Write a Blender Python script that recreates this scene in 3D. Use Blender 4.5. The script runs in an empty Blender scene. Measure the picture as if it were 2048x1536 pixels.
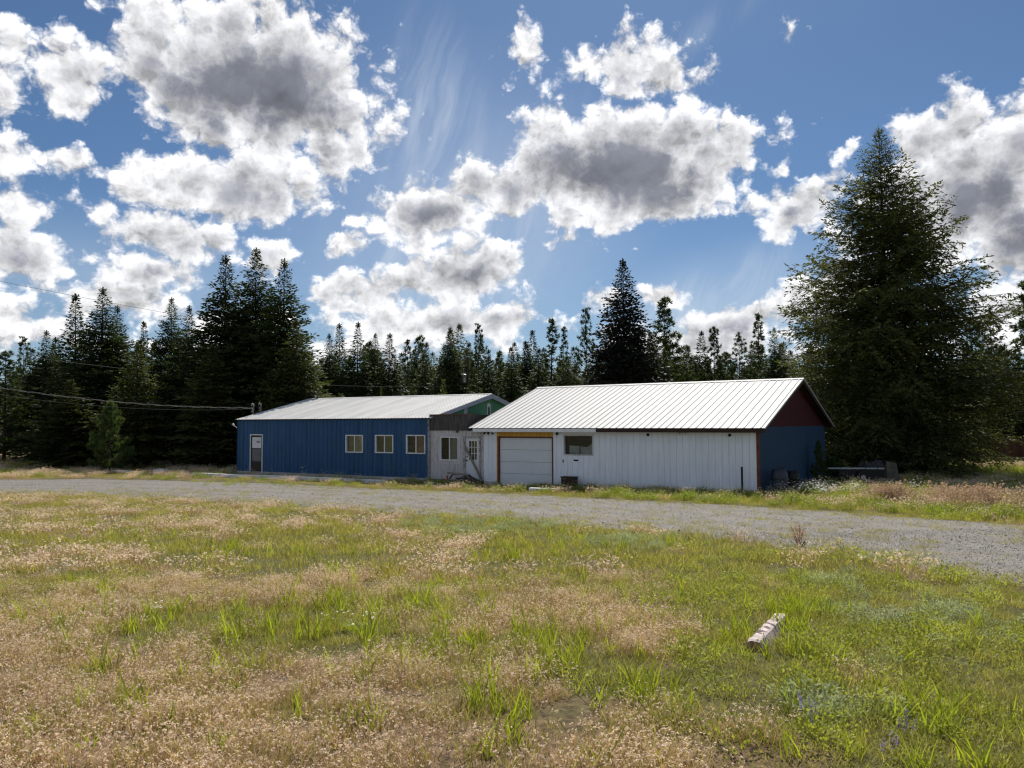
import bpy, bmesh, math, random
import numpy as np
from mathutils import Vector, Matrix, Euler

random.seed(7)
RNG = np.random.default_rng(7)
S = bpy.context.scene
COL = S.collection
R = math.radians

# ------------------------------------------------------------------ camera
F, PITCH, ROLL, CZ = 1529.4, 0.0516, -0.0038, 2.766
_c, _s = math.cos(PITCH), math.sin(PITCH)
FWD = Vector((0, _c, _s)); UP0 = Vector((0, -_s, _c)); RT0 = Vector((1, 0, 0))
RT = RT0 * math.cos(ROLL) + UP0 * math.sin(ROLL)
UP = UP0 * math.cos(ROLL) - RT0 * math.sin(ROLL)
cam_d = bpy.data.cameras.new('camera')
cam = bpy.data.objects.new('camera', cam_d)
COL.objects.link(cam)
M = Matrix((RT, UP, -FWD)).transposed().to_4x4()
M.translation = Vector((0, 0, CZ))
cam.matrix_world = M
cam_d.sensor_width = 36.0
cam_d.lens = 36.0 * F / 2048.0
cam_d.clip_end = 5000
cam_d.clip_start = 0.05
S.camera = cam

# ------------------------------------------------------------------ sun and exposure
SUN_AZ, SUN_EL = 9.0, 51.0
sundir = Vector((math.sin(R(SUN_AZ)) * math.cos(R(SUN_EL)), math.cos(R(SUN_AZ)) * math.cos(R(SUN_EL)), math.sin(R(SUN_EL))))
sl = bpy.data.lights.new('sun', 'SUN')
sl.energy = 5.0
sl.angle = R(0.53)
sl.color = (1.0, 0.955, 0.88)
so = bpy.data.objects.new('sun', sl)
so.rotation_euler = sundir.to_track_quat('Z', 'Y').to_euler()
COL.objects.link(so)
S.view_settings.view_transform = 'Standard'
S.view_settings.look = 'None'
S.view_settings.gamma = 1.0
S.view_settings.use_curve_mapping = False
S.view_settings.exposure = 0.3
S.cycles.max_bounces = 8
S.cycles.transparent_max_bounces = 8
S.cycles.use_denoising = True
S.cycles.denoiser = 'OPENIMAGEDENOISE'
S.cycles.denoising_input_passes = 'RGB_ALBEDO_NORMAL'
S.cycles.denoising_prefilter = 'ACCURATE'
S.cycles.filter_width = 1.25

# ------------------------------------------------------------------ geometry of the view (used once, to find where things stand)
def ray(px, py):
    return FWD + RT * ((px - 1024) / F) - UP * ((py - 768) / F)

def at(px, py, D):                       # the place at distance D (metres along y) that this sight line passes
    d = ray(px, py)
    return Vector((0, 0, CZ)) + d * (D / d.y)

def zg(x, y):
    x = np.asarray(x, float); y = np.asarray(y, float)
    b = 1.29 - 0.042 * np.maximum(y, -12)
    k = 0.06
    z = k * np.logaddexp(0, b / k) - 0.02
    z = z + 0.035 * np.sin(x * 0.31 + 1.3) * np.sin(y * 0.27 + 0.4) * np.clip((24 - y) / 8, 0, 1)
    z = z + np.clip((y - 48) / 60, 0, 1) * 0.5
    return z

def zgf(x, y):
    return float(zg(x, y))

def ground(px, py):
    d = ray(px, py)
    lo, hi = 2.0, 400.0
    f = lambda t: CZ + d.z / d.y * t - zgf(d.x / d.y * t, t)
    t = lo
    while t < hi and f(t) > 0:
        t += 0.1
    a, b = t - 0.1, t
    for _ in range(20):
        m = (a + b) / 2
        if f(m) > 0: a = m
        else: b = m
    return Vector((d.x / d.y * b, b, zgf(d.x / d.y * b, b)))

# ------------------------------------------------------------------ node helpers
class NT:
    def __init__(s, tree): s.t = tree
    def n(s, typ, **kw):
        nd = s.t.nodes.new(typ)
        ins = kw.pop('ins', {})
        for k, v in kw.items(): setattr(nd, k, v)
        for k, v in ins.items(): s.put(nd.inputs[k], v)
        return nd
    def put(s, sock, v):
        if isinstance(v, bpy.types.NodeSocket): s.t.links.new(v, sock)
        elif isinstance(v, bpy.types.Node): s.t.links.new(v.outputs[0], sock)
        else: sock.default_value = v
    def m(s, op, a, b=None, c=None, clamp=False):
        nd = s.t.nodes.new('ShaderNodeMath'); nd.operation = op; nd.use_clamp = clamp
        s.put(nd.inputs[0], a)
        if b is not None: s.put(nd.inputs[1], b)
        if c is not None: s.put(nd.inputs[2], c)
        return nd.outputs[0]
    def v(s, op, a, b=None, scale=None):
        nd = s.t.nodes.new('ShaderNodeVectorMath'); nd.operation = op
        s.put(nd.inputs[0], a)
        if b is not None: s.put(nd.inputs[1], b)
        if scale is not None: s.put(nd.inputs['Scale'], scale)
        return nd.outputs['Value'] if op in ('LENGTH', 'DOT_PRODUCT') else nd.outputs[0]
    def sstep(s, x, a, b, to0=0.0, to1=1.0):
        nd = s.t.nodes.new('ShaderNodeMapRange'); nd.interpolation_type = 'SMOOTHSTEP'
        s.put(nd.inputs['Value'], x)
        s.put(nd.inputs['From Min'], a); s.put(nd.inputs['From Max'], b)
        s.put(nd.inputs['To Min'], to0); s.put(nd.inputs['To Max'], to1)
        return nd.outputs[0]
    def noise(s, vec, scale, detail=4, rough=0.55, dist=0.0, color=False, dim='3D'):
        nd = s.t.nodes.new('ShaderNodeTexNoise'); nd.noise_dimensions = dim
        if vec is not None: s.put(nd.inputs['Vector'], vec)
        s.put(nd.inputs['Scale'], scale); nd.inputs['Detail'].default_value = detail
        nd.inputs['Roughness'].default_value = rough; nd.inputs['Distortion'].default_value = dist
        return nd.outputs['Color' if color else 'Fac']
    def mix(s, f, a, b):
        nd = s.t.nodes.new('ShaderNodeMix'); nd.data_type = 'RGBA'
        s.put(nd.inputs[0], f)
        for i, q in ((6, a), (7, b)):
            s.put(nd.inputs[i], (*q, 1) if isinstance(q, tuple) and len(q) == 3 else q)
        return nd.outputs[2]

# ------------------------------------------------------------------ world: clear-sky model plus fair-weather clouds
def azel(px, py):
    d = ray(px, py).normalized()
    return math.atan2(d.x, d.y), math.asin(d.z)

W = bpy.data.worlds.new('World')
S.world = W
W.use_nodes = True
wt = W.node_tree
wt.nodes.clear()
N = NT(wt)
SKY_STRENGTH = 0.050
sky = N.n('ShaderNodeTexSky', sky_type='NISHITA')
sky.sun_disc = False
sky.sun_elevation = R(SUN_EL)
sky.sun_rotation = R(SUN_AZ)
sky.altitude = 600
sky.air_density = 1.0
sky.dust_density = 0.7
sky.ozone_density = 2.2
tc = N.n('ShaderNodeTexCoord')
sep = N.n('ShaderNodeSeparateXYZ', ins={0: tc.outputs['Generated']})
az = N.m('ARCTAN2', sep.outputs[0], sep.outputs[1])
el = N.m('ARCSINE', sep.outputs[2])
comb = N.n('ShaderNodeCombineXYZ', ins={0: az, 1: el, 2: 0.0})
p0 = comb.outputs[0]
w1 = N.v('SUBTRACT', N.noise(p0, 9.0, 2, .5, color=True), (.5, .5, .5))
w2 = N.v('SUBTRACT', N.noise(p0, 30.0, 5, .6, color=True), (.5, .5, .5))
pw = N.v('ADD', p0, N.v('ADD', N.v('SCALE', w1, scale=0.05), N.v('SCALE', w2, scale=0.024)))
pw = N.v('MULTIPLY', pw, (1, 1, 0))
pc = N.v('MULTIPLY', N.v('ADD', p0, N.v('SCALE', w1, scale=0.05)), (1, 1, 0))
# cumulus masses: centre (found from the sight line), half widths, turn, weight
MASS = [
 (520,175,270,170,0,1.25),(620,235,180,110,-10,.9),(450,40,210,62,0,.8),(600,60,90,70,0,.7),(145,135,105,92,20,.72),(330,140,110,90,0,.8),
 (460,375,235,72,0,.95),(300,360,75,60,0,.7),(350,480,165,60,8,.8),(300,545,115,50,0,.8),(205,420,45,30,0,.55),
 (110,310,110,38,-6,.6),(60,405,85,60,15,.62),(50,505,110,75,0,.8),(175,520,45,32,0,.5),(30,75,38,55,20,.38),(5,190,30,40,0,.45),
 (692,492,44,38,0,.62),(777,325,34,20,0,.5),(563,510,70,46,0,.62),(700,443,28,16,0,.42),
 (1240,335,300,128,0,1.25),(1400,310,120,90,0,.85),(1080,330,110,80,20,.8),(1230,125,130,68,8,.9),(1340,160,95,52,-5,.7),(1060,120,55,62,35,.45),
 (1180,220,80,50,0,.7),(870,420,150,70,10,1.1),(1000,375,130,85,0,1.05),(760,440,60,30,0,.5),
 (930,555,150,68,12,.95),(740,590,140,62,12,.8),(985,640,150,52,0,.8),(660,600,60,36,0,.6),(880,655,260,48,0,.9),
 (1600,425,125,66,-6,.8),(1890,280,120,82,0,.85),(1955,390,215,150,0,1.05),(2040,270,90,85,0,.8),(1780,470,160,60,0,.75),(2080,480,180,110,0,.8),
 (1560,340,26,34,-35,.42),(1590,60,28,26,0,.42),(1130,475,70,24,18,.48),(1272,494,26,9,0,.45),(1530,58,16,14,0,.3),(1695,300,30,14,20,.3),
 (1335,588,75,32,0,.9),(1210,600,60,28,10,.5),(1470,655,140,50,8,.95),(1400,690,260,46,0,.8),(1650,600,150,60,10,.75),(700,620,80,34,0,.8),(2010,620,130,60,0,.6),
 (250,605,130,46,0,.8),(70,655,120,46,0,.7),(-60,620,120,60,0,.7),(420,640,160,40,0,.5),(640,700,400,34,0,.5),(1800,700,500,34,0,.5),
]
CORE = [
 (520,190,215,105,0,1.1),(630,275,165,75,-8,1.0),(560,382,120,36,0,.6),(300,555,100,34,0,.8),(370,480,120,34,8,.45),
 (1230,345,260,92,0,1.05),(1350,370,150,70,0,.9),(1260,150,60,40,30,.5),(880,435,120,38,5,.85),(930,560,110,54,10,.9),(740,605,110,34,8,.6),
 (1010,655,110,30,0,.5),(1620,450,110,42,-5,.6),(1960,420,230,110,0,.85),(1860,330,80,60,0,.5),(60,520,80,50,0,.45),(1880,560,120,30,0,.5),(1470,670,90,28,0,.5),(430,60,90,26,0,.35),(170,150,60,40,0,.25),
]
def field(blobs, vec, k, grow=1.12):
    acc = None
    for i, (cx, cy, rx, ry, rot, w) in enumerate(blobs):
        if i % 8 == 7:                   # a chain, so that the shader compiler works through the masses in turn
            vec = N.v('ADD', vec, N.n('ShaderNodeCombineXYZ', ins={2: N.m('MULTIPLY', acc, 1e-9)}).outputs[0])
        a, e = azel(cx, cy)
        mp = N.n('ShaderNodeMapping', vector_type='TEXTURE', ins={'Vector': vec})
        mp.inputs['Location'].default_value = (a, e, 0)
        mp.inputs['Rotation'].default_value = (0, 0, R(rot))
        mp.inputs['Scale'].default_value = (grow * rx / F, grow * ry / F, 1)
        ln = N.v('LENGTH', mp.outputs[0])
        val = N.m('MULTIPLY_ADD', ln, -w, w)
        acc = val if acc is None else N.m('SMOOTH_MAX', acc, val, k)
    return acc
mass = field(MASS, pw, 0.12)
pc = N.v('ADD', pc, N.n('ShaderNodeCombineXYZ', ins={2: N.m('MULTIPLY', mass, 1e-9)}).outputs[0])
core = field(CORE, pc, 0.12, 1.28)
# the same kind of clouds all round, beyond the part of the sky that the photograph shows
g = N.noise(N.v('MULTIPLY', tc.outputs['Generated'], (1, 1, 1.9)), 2.6, 3, .5)
away = N.m('MAXIMUM', N.sstep(N.m('ABSOLUTE', az), .60, .85), N.sstep(el, .56, .75))
gen = N.m('ADD', N.m('MULTIPLY_ADD', g, 5.0, -2.6), N.m('MULTIPLY_ADD', away, 3.0, -3.0))
mass = N.m('SMOOTH_MAX', N.m('MAXIMUM', mass, -1.5), gen, 0.15)
core = N.m('SMOOTH_MAX', N.m('MAXIMUM', core, -1.5), N.m('SUBTRACT', gen, .35), 0.15)
q3 = N.v('MULTIPLY', p0, (1, 1.15, 0))
qv = N.v('ADD', q3, N.v('SCALE', w2, scale=0.03))
def puff(vec):                           # rounded heaps: a cellular pattern under a fractal one
    vo = N.n('ShaderNodeTexVoronoi', voronoi_dimensions='2D', feature='SMOOTH_F1', ins={'Vector': vec, 'Scale': 21.0, 'Detail': 3.0, 'Roughness': .55, 'Lacunarity': 2.3, 'Smoothness': .35})
    return N.m('MULTIPLY_ADD', vo.outputs['Distance'], -1.0, 0.62)
fb = N.noise(q3, 14.0, 8, .55, .2)
fb2 = N.noise(N.v('ADD', q3, (0.004, 0.020, 0)), 14.0, 6, .55, .2)
pf = puff(qv)
pf2 = puff(N.v('ADD', qv, (0.003, 0.014, 0)))
dens = N.m('ADD', mass, N.m('ADD', N.m('MULTIPLY_ADD', fb, 1.6, -.80), N.m('MULTIPLY_ADD', pf, .50, .0)))
alpha = N.sstep(dens, 0.0, 0.34)
relief = N.m('ADD', N.m('SUBTRACT', fb, fb2), N.m('MULTIPLY', N.m('SUBTRACT', pf, pf2), .38))
cd = N.m('ADD', core, N.m('MULTIPLY_ADD', fb, .60, N.m('MULTIPLY_ADD', pf, .15, -.22)))
grey = N.m('MULTIPLY', N.sstep(cd, -0.48, .66), N.sstep(dens, .16, .95))
body = N.sstep(dens, .30, 1.25)
# brightness: thin sunlit rims are white, thick middles grey
lum = N.m('MULTIPLY_ADD', body, -.20, .76)
lum = N.m('MULTIPLY_ADD', relief, 1.5, lum)
lum = N.m('MAXIMUM', lum, .32)
cw = N.v('SCALE', (1.0, 1.0, 1.02), scale=lum)
gl = N.m('MULTIPLY_ADD', relief, .12, N.m('MULTIPLY_ADD', N.noise(p0, 8.0, 2, .5), .24, .125))
gl = N.m('SUBTRACT', gl, N.sstep(cd, .2, 1.1, 0.0, .07))
gl = N.m('MAXIMUM', gl, .11)
cg = N.v('SCALE', (.93, .99, 1.18), scale=gl)
ccol = N.mix(grey, cw, cg)
# high thin ice cloud in streaks
VEIL = [(880,300,110,260,8,1.0),(560,120,60,60,0,.1),(900,520,190,190,70,.9),(1420,590,230,60,25,.8),(1330,110,230,34,24,.55),(1050,430,120,190,-20,.5),(1500,640,260,60,15,.6),(750,520,120,90,60,.4)]
vm = field(VEIL, p0, 0.2)
st0 = N.n('ShaderNodeMapping', ins={'Vector': N.v('ADD', p0, N.v('SCALE', w1, scale=.04))}); st0.inputs['Rotation'].default_value = (0, 0, R(22))
st = N.n('ShaderNodeMapping', ins={'Vector': st0.outputs[0]}); st.inputs['Scale'].default_value = (22, 3.5, 1)
sn = N.noise(st.outputs[0], 1.2, 5, .6, .3)
veil = N.m('MULTIPLY', N.sstep(vm, -.1, .8), N.sstep(sn, .38, .78))
low = N.sstep(el, .30, .0)                                   # paler towards the horizon, all the way round
soft = field([(900, 470, 420, 330, 0, 1.0), (1450, 620, 420, 130, 8, 1.0), (250, 560, 420, 120, 0, .8)], p0, .3)
soft = N.m('MULTIPLY', N.sstep(soft, -.2, 1.0), N.m('MULTIPLY_ADD', N.noise(p0, 5.0, 4, .6), .5, .08))
veil = N.m('MAXIMUM', N.m('ADD', N.m('MULTIPLY', veil, .48), soft), N.m('MULTIPLY', low, .22), )
veil = N.m('MINIMUM', veil, .85)
skyc = N.v('SCALE', sky.outputs[0], scale=SKY_STRENGTH)
skyc = N.v('MULTIPLY', skyc, (.73, .95, 1.14))
skyv = N.mix(veil, skyc, (.56, .62, .70))
final = N.mix(alpha, skyv, ccol)
bg = N.n('ShaderNodeBackground', ins={'Color': final, 'Strength': 1.0})
wo = N.n('ShaderNodeOutputWorld', ins={0: bg.outputs[0]})
W.cycles.sampling_method = 'MANUAL'
W.cycles.sample_map_resolution = 512
#--END-SKY--

# ------------------------------------------------------------------ mesh and object helpers
class MB:
    """collects boxes, prisms, tubes and sheets and links them as ONE mesh object"""
    def __init__(s): s.v = []; s.f = []
    def add(s, vs, fs):
        o = len(s.v); s.v += [tuple(p) for p in vs]; s.f += [tuple(i + o for i in f) for f in fs]
        return s
    def box(s, x0, x1, y0, y1, z0, z1, mtx=None):
        vs = [Vector(p) for p in ((x0,y0,z0),(x1,y0,z0),(x1,y1,z0),(x0,y1,z0),(x0,y0,z1),(x1,y0,z1),(x1,y1,z1),(x0,y1,z1))]
        if mtx: vs = [mtx @ p for p in vs]
        return s.add(vs, [(0,3,2,1),(4,5,6,7),(0,1,5,4),(1,2,6,5),(2,3,7,6),(3,0,4,7)])
    def prism(s, poly, axis, a, b):      # poly in the two other axes, extruded along axis from a to b
        n = len(poly)
        def P(u, w, t):
            return {'x': (t, u, w), 'y': (u, t, w), 'z': (u, w, t)}[axis]
        vs = [P(u, w, a) for u, w in poly] + [P(u, w, b) for u, w in poly]
        fs = [tuple(range(n))[::-1], tuple(range(n, 2 * n))] + [(i, (i + 1) % n, n + (i + 1) % n, n + i) for i in range(n)]
        return s.add(vs, fs)
    def tube(s, pts, r, n=6, cap=True):
        pts = [Vector(p) for p in pts]
        rs = r if isinstance(r, (list, tuple)) else [r] * len(pts)
        o = len(s.v); ref = Vector((0.3, 0.2, 1)).normalized()
        for i, p in enumerate(pts):
            t = (pts[min(i + 1, len(pts) - 1)] - pts[max(i - 1, 0)]).normalized()
            if abs(t.dot(ref)) > .95: rf = Vector((1, 0, 0))
            else: rf = ref
            a = t.cross(rf).normalized(); b = t.cross(a)
            for k in range(n):
                w = 2 * math.pi * k / n
                s.v.append(tuple(p + (a * math.cos(w) + b * math.sin(w)) * rs[i]))
        for i in range(len(pts) - 1):
            for k in range(n):
                s.f.append((o + i * n + k, o + i * n + (k + 1) % n, o + (i + 1) * n + (k + 1) % n, o + (i + 1) * n + k))
        if cap:
            s.f.append(tuple(o + k for k in range(n))[::-1]); s.f.append(tuple(o + (len(pts) - 1) * n + k for k in range(n)))
        return s
    def lathe(s, prof, n=14, c=(0, 0, 0), cap=True):   # prof: (radius, z)
        o = len(s.v)
        for r, z in prof:
            for k in range(n):
                w = 2 * math.pi * k / n
                s.v.append((c[0] + r * math.cos(w), c[1] + r * math.sin(w), c[2] + z))
        for i in range(len(prof) - 1):
            for k in range(n):
                s.f.append((o + i * n + k, o + i * n + (k + 1) % n, o + (i + 1) * n + (k + 1) % n, o + (i + 1) * n + k))
        if cap:
            s.f.append(tuple(o + k for k in range(n))[::-1]); s.f.append(tuple(o + (len(prof) - 1) * n + k for k in range(n)))
        return s
    def mesh(s, name, mat=None, smooth=False):
        me = bpy.data.meshes.new(name); me.from_pydata(s.v, [], s.f)
        if mat: me.materials.append(mat)
        if smooth: me.polygons.foreach_set('use_smooth', [True] * len(me.polygons))
        me.update()
        return me
    def build(s, name, mat, parent=None, smooth=False, loc=None):
        return link(name, s.mesh(name, mat, smooth), parent, loc)

def link(name, data, parent=None, loc=None, rot=None):
    o = bpy.data.objects.new(name, data); COL.objects.link(o)
    if parent: o.parent = parent
    if loc is not None: o.location = loc
    if rot is not None: o.rotation_euler = rot
    return o

def tag(o, label=None, cat=None, group=None, kind=None):
    if label: o['label'] = label
    if cat: o['category'] = cat
    if group: o['group'] = group
    if kind: o['kind'] = kind
    return o

def thing(name, label, cat, loc=(0, 0, 0), rotz=0.0, group=None):
    o = link(name, None, None, loc, (0, 0, rotz)); o.empty_display_size = .2
    return tag(o, label, cat, group)

def bevel(o, w=.006, seg=1):
    bm = bmesh.new(); bm.from_mesh(o.data)
    bmesh.ops.bevel(bm, geom=[e for e in bm.edges], offset=w, segments=seg, affect='EDGES', clamp_overlap=True)
    bm.to_mesh(o.data); bm.free()
    return o

def kids(o): return [c for c in bpy.data.objects if c.parent == o]

# ------------------------------------------------------------------ materials
MATS = {}
def mat(name, col, rough=.7, var=.15, scale=3.0, bump=0.0, bscale=40.0, spec=.3, metal=0.0, stretch=(1, 1, 1), dirt=None, dirt_amt=.5, dscale=1.5, dlo=.5, dhi=.72, coord='Object', rnd=0.0):
    if name in MATS: return MATS[name]
    m = bpy.data.materials.new(name); m.use_nodes = True
    t = m.node_tree; n = NT(t); b = t.nodes['Principled BSDF']
    tcn = n.n('ShaderNodeTexCoord')
    vec = tcn.outputs[coord]
    if rnd:                              # alike pieces share a mesh: give each its own stretch of grain
        vec = n.v('ADD', vec, n.v('SCALE', (37.0, 23.0, 51.0), scale=n.n('ShaderNodeObjectInfo').outputs['Random']))
    vec = n.v('MULTIPLY', vec, stretch)
    f = n.noise(vec, scale, 5, .6)
    lo = tuple(c * (1 - var) for c in col); hi = tuple(min(1, c * (1 + var)) for c in col)
    c = n.mix(n.sstep(f, .3, .7), lo, hi)
    if dirt:
        d = n.noise(vec, dscale, 7, .68, .4)
        c = n.mix(n.m('MULTIPLY', n.sstep(d, dlo, dhi), dirt_amt), c, dirt)
    if rnd:
        oi = n.n('ShaderNodeObjectInfo')
        k = n.m('MULTIPLY_ADD', oi.outputs['Random'], 2 * rnd, 1 - rnd)
        c = n.v('SCALE', c, scale=k)
    t.links.new(c, b.inputs['Base Color'])
    b.inputs['Roughness'].default_value = rough
    b.inputs['Specular IOR Level'].default_value = spec
    b.inputs['Metallic'].default_value = metal
    if bump:
        bn = n.n('ShaderNodeBump', ins={'Strength': bump, 'Distance': .01, 'Height': n.noise(vec, bscale, 5, .6)})
        t.links.new(bn.outputs[0], b.inputs['Normal'])
    MATS[name] = m
    return m

def leafmat(name, col, col2, trans=.45, rough=.6, rnd=.25, nscale=.8, tcol=None, spec=.12, dscale=None, dcol=None):
    m = bpy.data.materials.new(name); m.use_nodes = True
    t = m.node_tree; n = NT(t); t.nodes.clear()
    tcn = n.n('ShaderNodeTexCoord')
    f = n.noise(tcn.outputs['Object'], nscale, 3, .6)
    c = n.mix(n.sstep(f, .35, .65), col, col2)
    oi = n.n('ShaderNodeObjectInfo')
    k = n.m('MULTIPLY_ADD', oi.outputs['Random'], 2 * rnd, 1 - rnd)
    c = n.v('SCALE', c, scale=k)
    d = n.n('ShaderNodeBsdfPrincipled', ins={'Base Color': c, 'Roughness': rough, 'Specular IOR Level': spec})
    tr = n.n('ShaderNodeBsdfTranslucent', ins={'Color': n.v('MULTIPLY', c, tcol or (1.15, 1.25, .7))})
    mx = n.n('ShaderNodeMixShader', ins={0: trans, 1: d.outputs[0], 2: tr.outputs[0]})
    n.n('ShaderNodeOutputMaterial', ins={0: mx.outputs[0]})
    return m

def glassmat(name, col, rough=.05):
    m = bpy.data.materials.new(name); m.use_nodes = True
    b = m.node_tree.nodes['Principled BSDF']
    n = NT(m.node_tree)
    tcn = n.n('ShaderNodeTexCoord')
    f = n.noise(tcn.outputs['Object'], 3.0, 3, .5)
    m.node_tree.links.new(n.mix(f, tuple(c * .7 for c in col), tuple(c * 1.3 for c in col)), b.inputs['Base Color'])
    b.inputs['Roughness'].default_value = rough
    b.inputs['Specular IOR Level'].default_value = .6
    return m

m_white = mat('white_painted_planks', (.79, .83, .90), .6, .05, 2.0, .25, 60, .3, stretch=(6, 6, .6), dirt=(.42, .40, .38), dirt_amt=.55, dscale=1.1, dlo=.60, dhi=.80, rnd=.03)
m_white_old = mat('weathered_white_planks', (.52, .51, .51), .75, .12, 3.0, .4, 70, .2, stretch=(5, 5, .8), dirt=(.24, .21, .19), dirt_amt=.85, dscale=2.2, dlo=.54, dhi=.64, rnd=.08)
m_whitetrim = mat('white_trim', (.72, .74, .76), .55, .08, 4, .15, 50, .3, dirt=(.4, .38, .34), dirt_amt=.4)
m_peel = mat('peeling_trim', (.48, .45, .43), .8, .25, 6, .6, 40, .2, stretch=(3, 3, 1), dirt=(.13, .10, .09), dirt_amt=.9, dscale=5, dlo=.5, dhi=.58)
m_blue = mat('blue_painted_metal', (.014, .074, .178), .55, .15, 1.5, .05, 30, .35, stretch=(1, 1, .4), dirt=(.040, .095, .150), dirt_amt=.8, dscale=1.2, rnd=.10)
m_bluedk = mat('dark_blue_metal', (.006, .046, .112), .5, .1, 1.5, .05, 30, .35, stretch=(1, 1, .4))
m_maroon = mat('maroon_board', (.060, .010, .013), .7, .12, 3, .2, 50, .2, stretch=(3, 3, .5))
m_green = mat('green_board', (.095, .29, .155), .65, .12, 3, .2, 50, .3, stretch=(3, 3, .5), dirt=(.12, .30, .18), rnd=.04)
m_roof = mat('white_roof_metal', (.47, .47, .455), .6, .06, .5, .05, 20, .2, stretch=(5, 1, .25), dirt=(.36, .31, .24), dirt_amt=.6, dscale=.9, dlo=.55, dhi=.80, rnd=.05)
m_roofold = mat('old_white_roof_metal', (.60, .59, .57), .5, .08, .8, .08, 20, .3, stretch=(4, 1, .5), dirt=(.42, .39, .34), dirt_amt=.5, dscale=1.3, dlo=.5, dhi=.75, rnd=.07)
m_brown = mat('dark_brown_board', (.045, .027, .022), .75, .25, 3, .3, 40, .2, stretch=(.6, 4, 4))
m_rust = mat('rust_brown_trim', (.16, .055, .03), .75, .3, 5, .4, 40, .2)
m_yellow = mat('yellow_plank', (.66, .36, .05), .65, .15, 3, .2, 50, .25, stretch=(5, 5, .7), dirt=(.30, .16, .05), rnd=.06)
m_garage = mat('garage_door_white', (.66, .70, .73), .45, .03, 1.5, .05, 60, .35, dirt=(.55, .55, .54), dirt_amt=.3)
m_shingle = mat('dark_felt', (.080, .074, .071), .95, .3, 3, .8, 60, .15, stretch=(4, 4, .7), dirt=(.17, .15, .14), dirt_amt=.7, dscale=4)
m_greyboard = mat('grey_fascia', (.42, .45, .49), .6, .08, 3, .2, 40, .3, stretch=(.5, .5, 4))
m_greywood = mat('weathered_grey_wood', (.24, .21, .18), .85, .25, 4, .5, 60, .2, stretch=(1, 8, 8), rnd=.25)
m_darkwood = mat('dark_old_wood', (.060, .050, .043), .85, .3, 4, .5, 60, .2, stretch=(1, 8, 8), dirt=(.17, .15, .13), dirt_amt=.5, rnd=.35)
m_conc = mat('concrete', (.42, .41, .39), .9, .15, 5, .5, 50, .2, dirt=(.20, .19, .17), dirt_amt=.6, dscale=3)
m_curb = mat('white_painted_concrete', (.66, .66, .66), .85, .12, 5, .5, 40, .2, dirt=(.26, .24, .22), dirt_amt=.85, dscale=4, dlo=.55, dhi=.66)
m_stop = mat('chipped_wheel_stop_paint', (.50, .42, .40), .9, .18, 8, .6, 60, .2, dirt=(.085, .07, .07), dirt_amt=.95, dscale=13, dlo=.52, dhi=.56)
m_stopend = mat('dark_red_concrete', (.30, .15, .13), .9, .25, 14, .6, 60, .2, dirt=(.10, .08, .08), dirt_amt=.8, dscale=16, dlo=.52, dhi=.60)  # for the end faces: darker and redder than the body
m_black = mat('black_plastic', (.012, .012, .013), .5, .2, 5)
m_pole = mat('pole_wood', (.085, .062, .046), .9, .25, 3, .4, 30, .1, stretch=(4, 4, .4))
m_galv = mat('galvanised_grey', (.33, .34, .36), .45, .12, 8, .1, 40, .5, metal=.6)
m_cable = mat('cable_grey', (.16, .155, .15), .6, .1, 3)
m_cabinet = mat('dark_stained_wood', (.040, .022, .015), .6, .3, 5, .2, 40, .3, stretch=(1, 6, 6))
m_barrel = mat('blue_grey_plastic', (.030, .038, .060), .5, .15, 4, .1, 30, .4)
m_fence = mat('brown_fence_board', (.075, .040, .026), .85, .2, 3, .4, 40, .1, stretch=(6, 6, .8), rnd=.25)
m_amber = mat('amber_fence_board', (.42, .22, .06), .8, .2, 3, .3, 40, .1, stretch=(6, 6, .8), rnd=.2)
m_glass = glassmat('window_glass', (.020, .019, .018))
m_dark = mat('dark_inside', (.012, .012, .012), .9, .2, 3)
m_curtain = mat('pale_curtain', (.45, .41, .36), .9, .2, 6, stretch=(8, 8, 1))
m_curtaingreen = mat('olive_curtain', (.24, .24, .14), .9, .25, 5, stretch=(6, 6, 1))
m_curtainred = mat('rosy_curtain', (.40, .24, .18), .9, .25, 3)
m_tarp = mat('charcoal_cloth', (.045, .045, .047), .85, .25, 6, .4, 30)
m_tarp2 = mat('olive_tarp', (.11, .105, .085), .85, .25, 6, .4, 30)
m_red = mat('red_plastic', (.35, .03, .03), .5, .1, 3)
m_bark = mat('conifer_bark', (.060, .042, .032), .95, .35, 4, .8, 20, .1, stretch=(3, 3, .6))

# ------------------------------------------------------------------ walls of boards, ribbed sheets
def clip_openings(x0, x1, z0, z1, ops):
    """the upright strips of the rectangle that no opening covers"""
    out = []
    cuts = sorted({z0, z1} | {max(z0, min(z1, q)) for o in ops for q in (o[2], o[3])})
    xs = sorted({x0, x1} | {max(x0, min(x1, q)) for o in ops for q in (o[0], o[1])})
    for a, b in zip(xs[:-1], xs[1:]):
        if b - a < .012: continue
        segs = []
        for c, d in zip(cuts[:-1], cuts[1:]):
            if d - c < 1e-6: continue
            if any(o[0] < (a + b) / 2 < o[1] and o[2] < (c + d) / 2 < o[3] for o in ops): continue
            if segs and abs(segs[-1][1] - c) < 1e-6: segs[-1] = (segs[-1][0], d)
            else: segs.append((c, d))
        out += [(a, b, c, d) for c, d in segs]
    return out

_pm = {}
def board_mesh(name, w, h, th, m, ch=.007):
    key = (name, round(w, 3), round(h, 3), th, m.name)
    if key not in _pm:
        mb = MB()
        p = [(-w/2, 0), (-w/2, -th + ch), (-w/2 + ch, -th), (w/2 - ch, -th), (w/2, -th + ch), (w/2, 0)]
        mb.prism(p, 'z', 0, h)
        _pm[key] = mb.mesh(name, m)
    return _pm[key]

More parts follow.
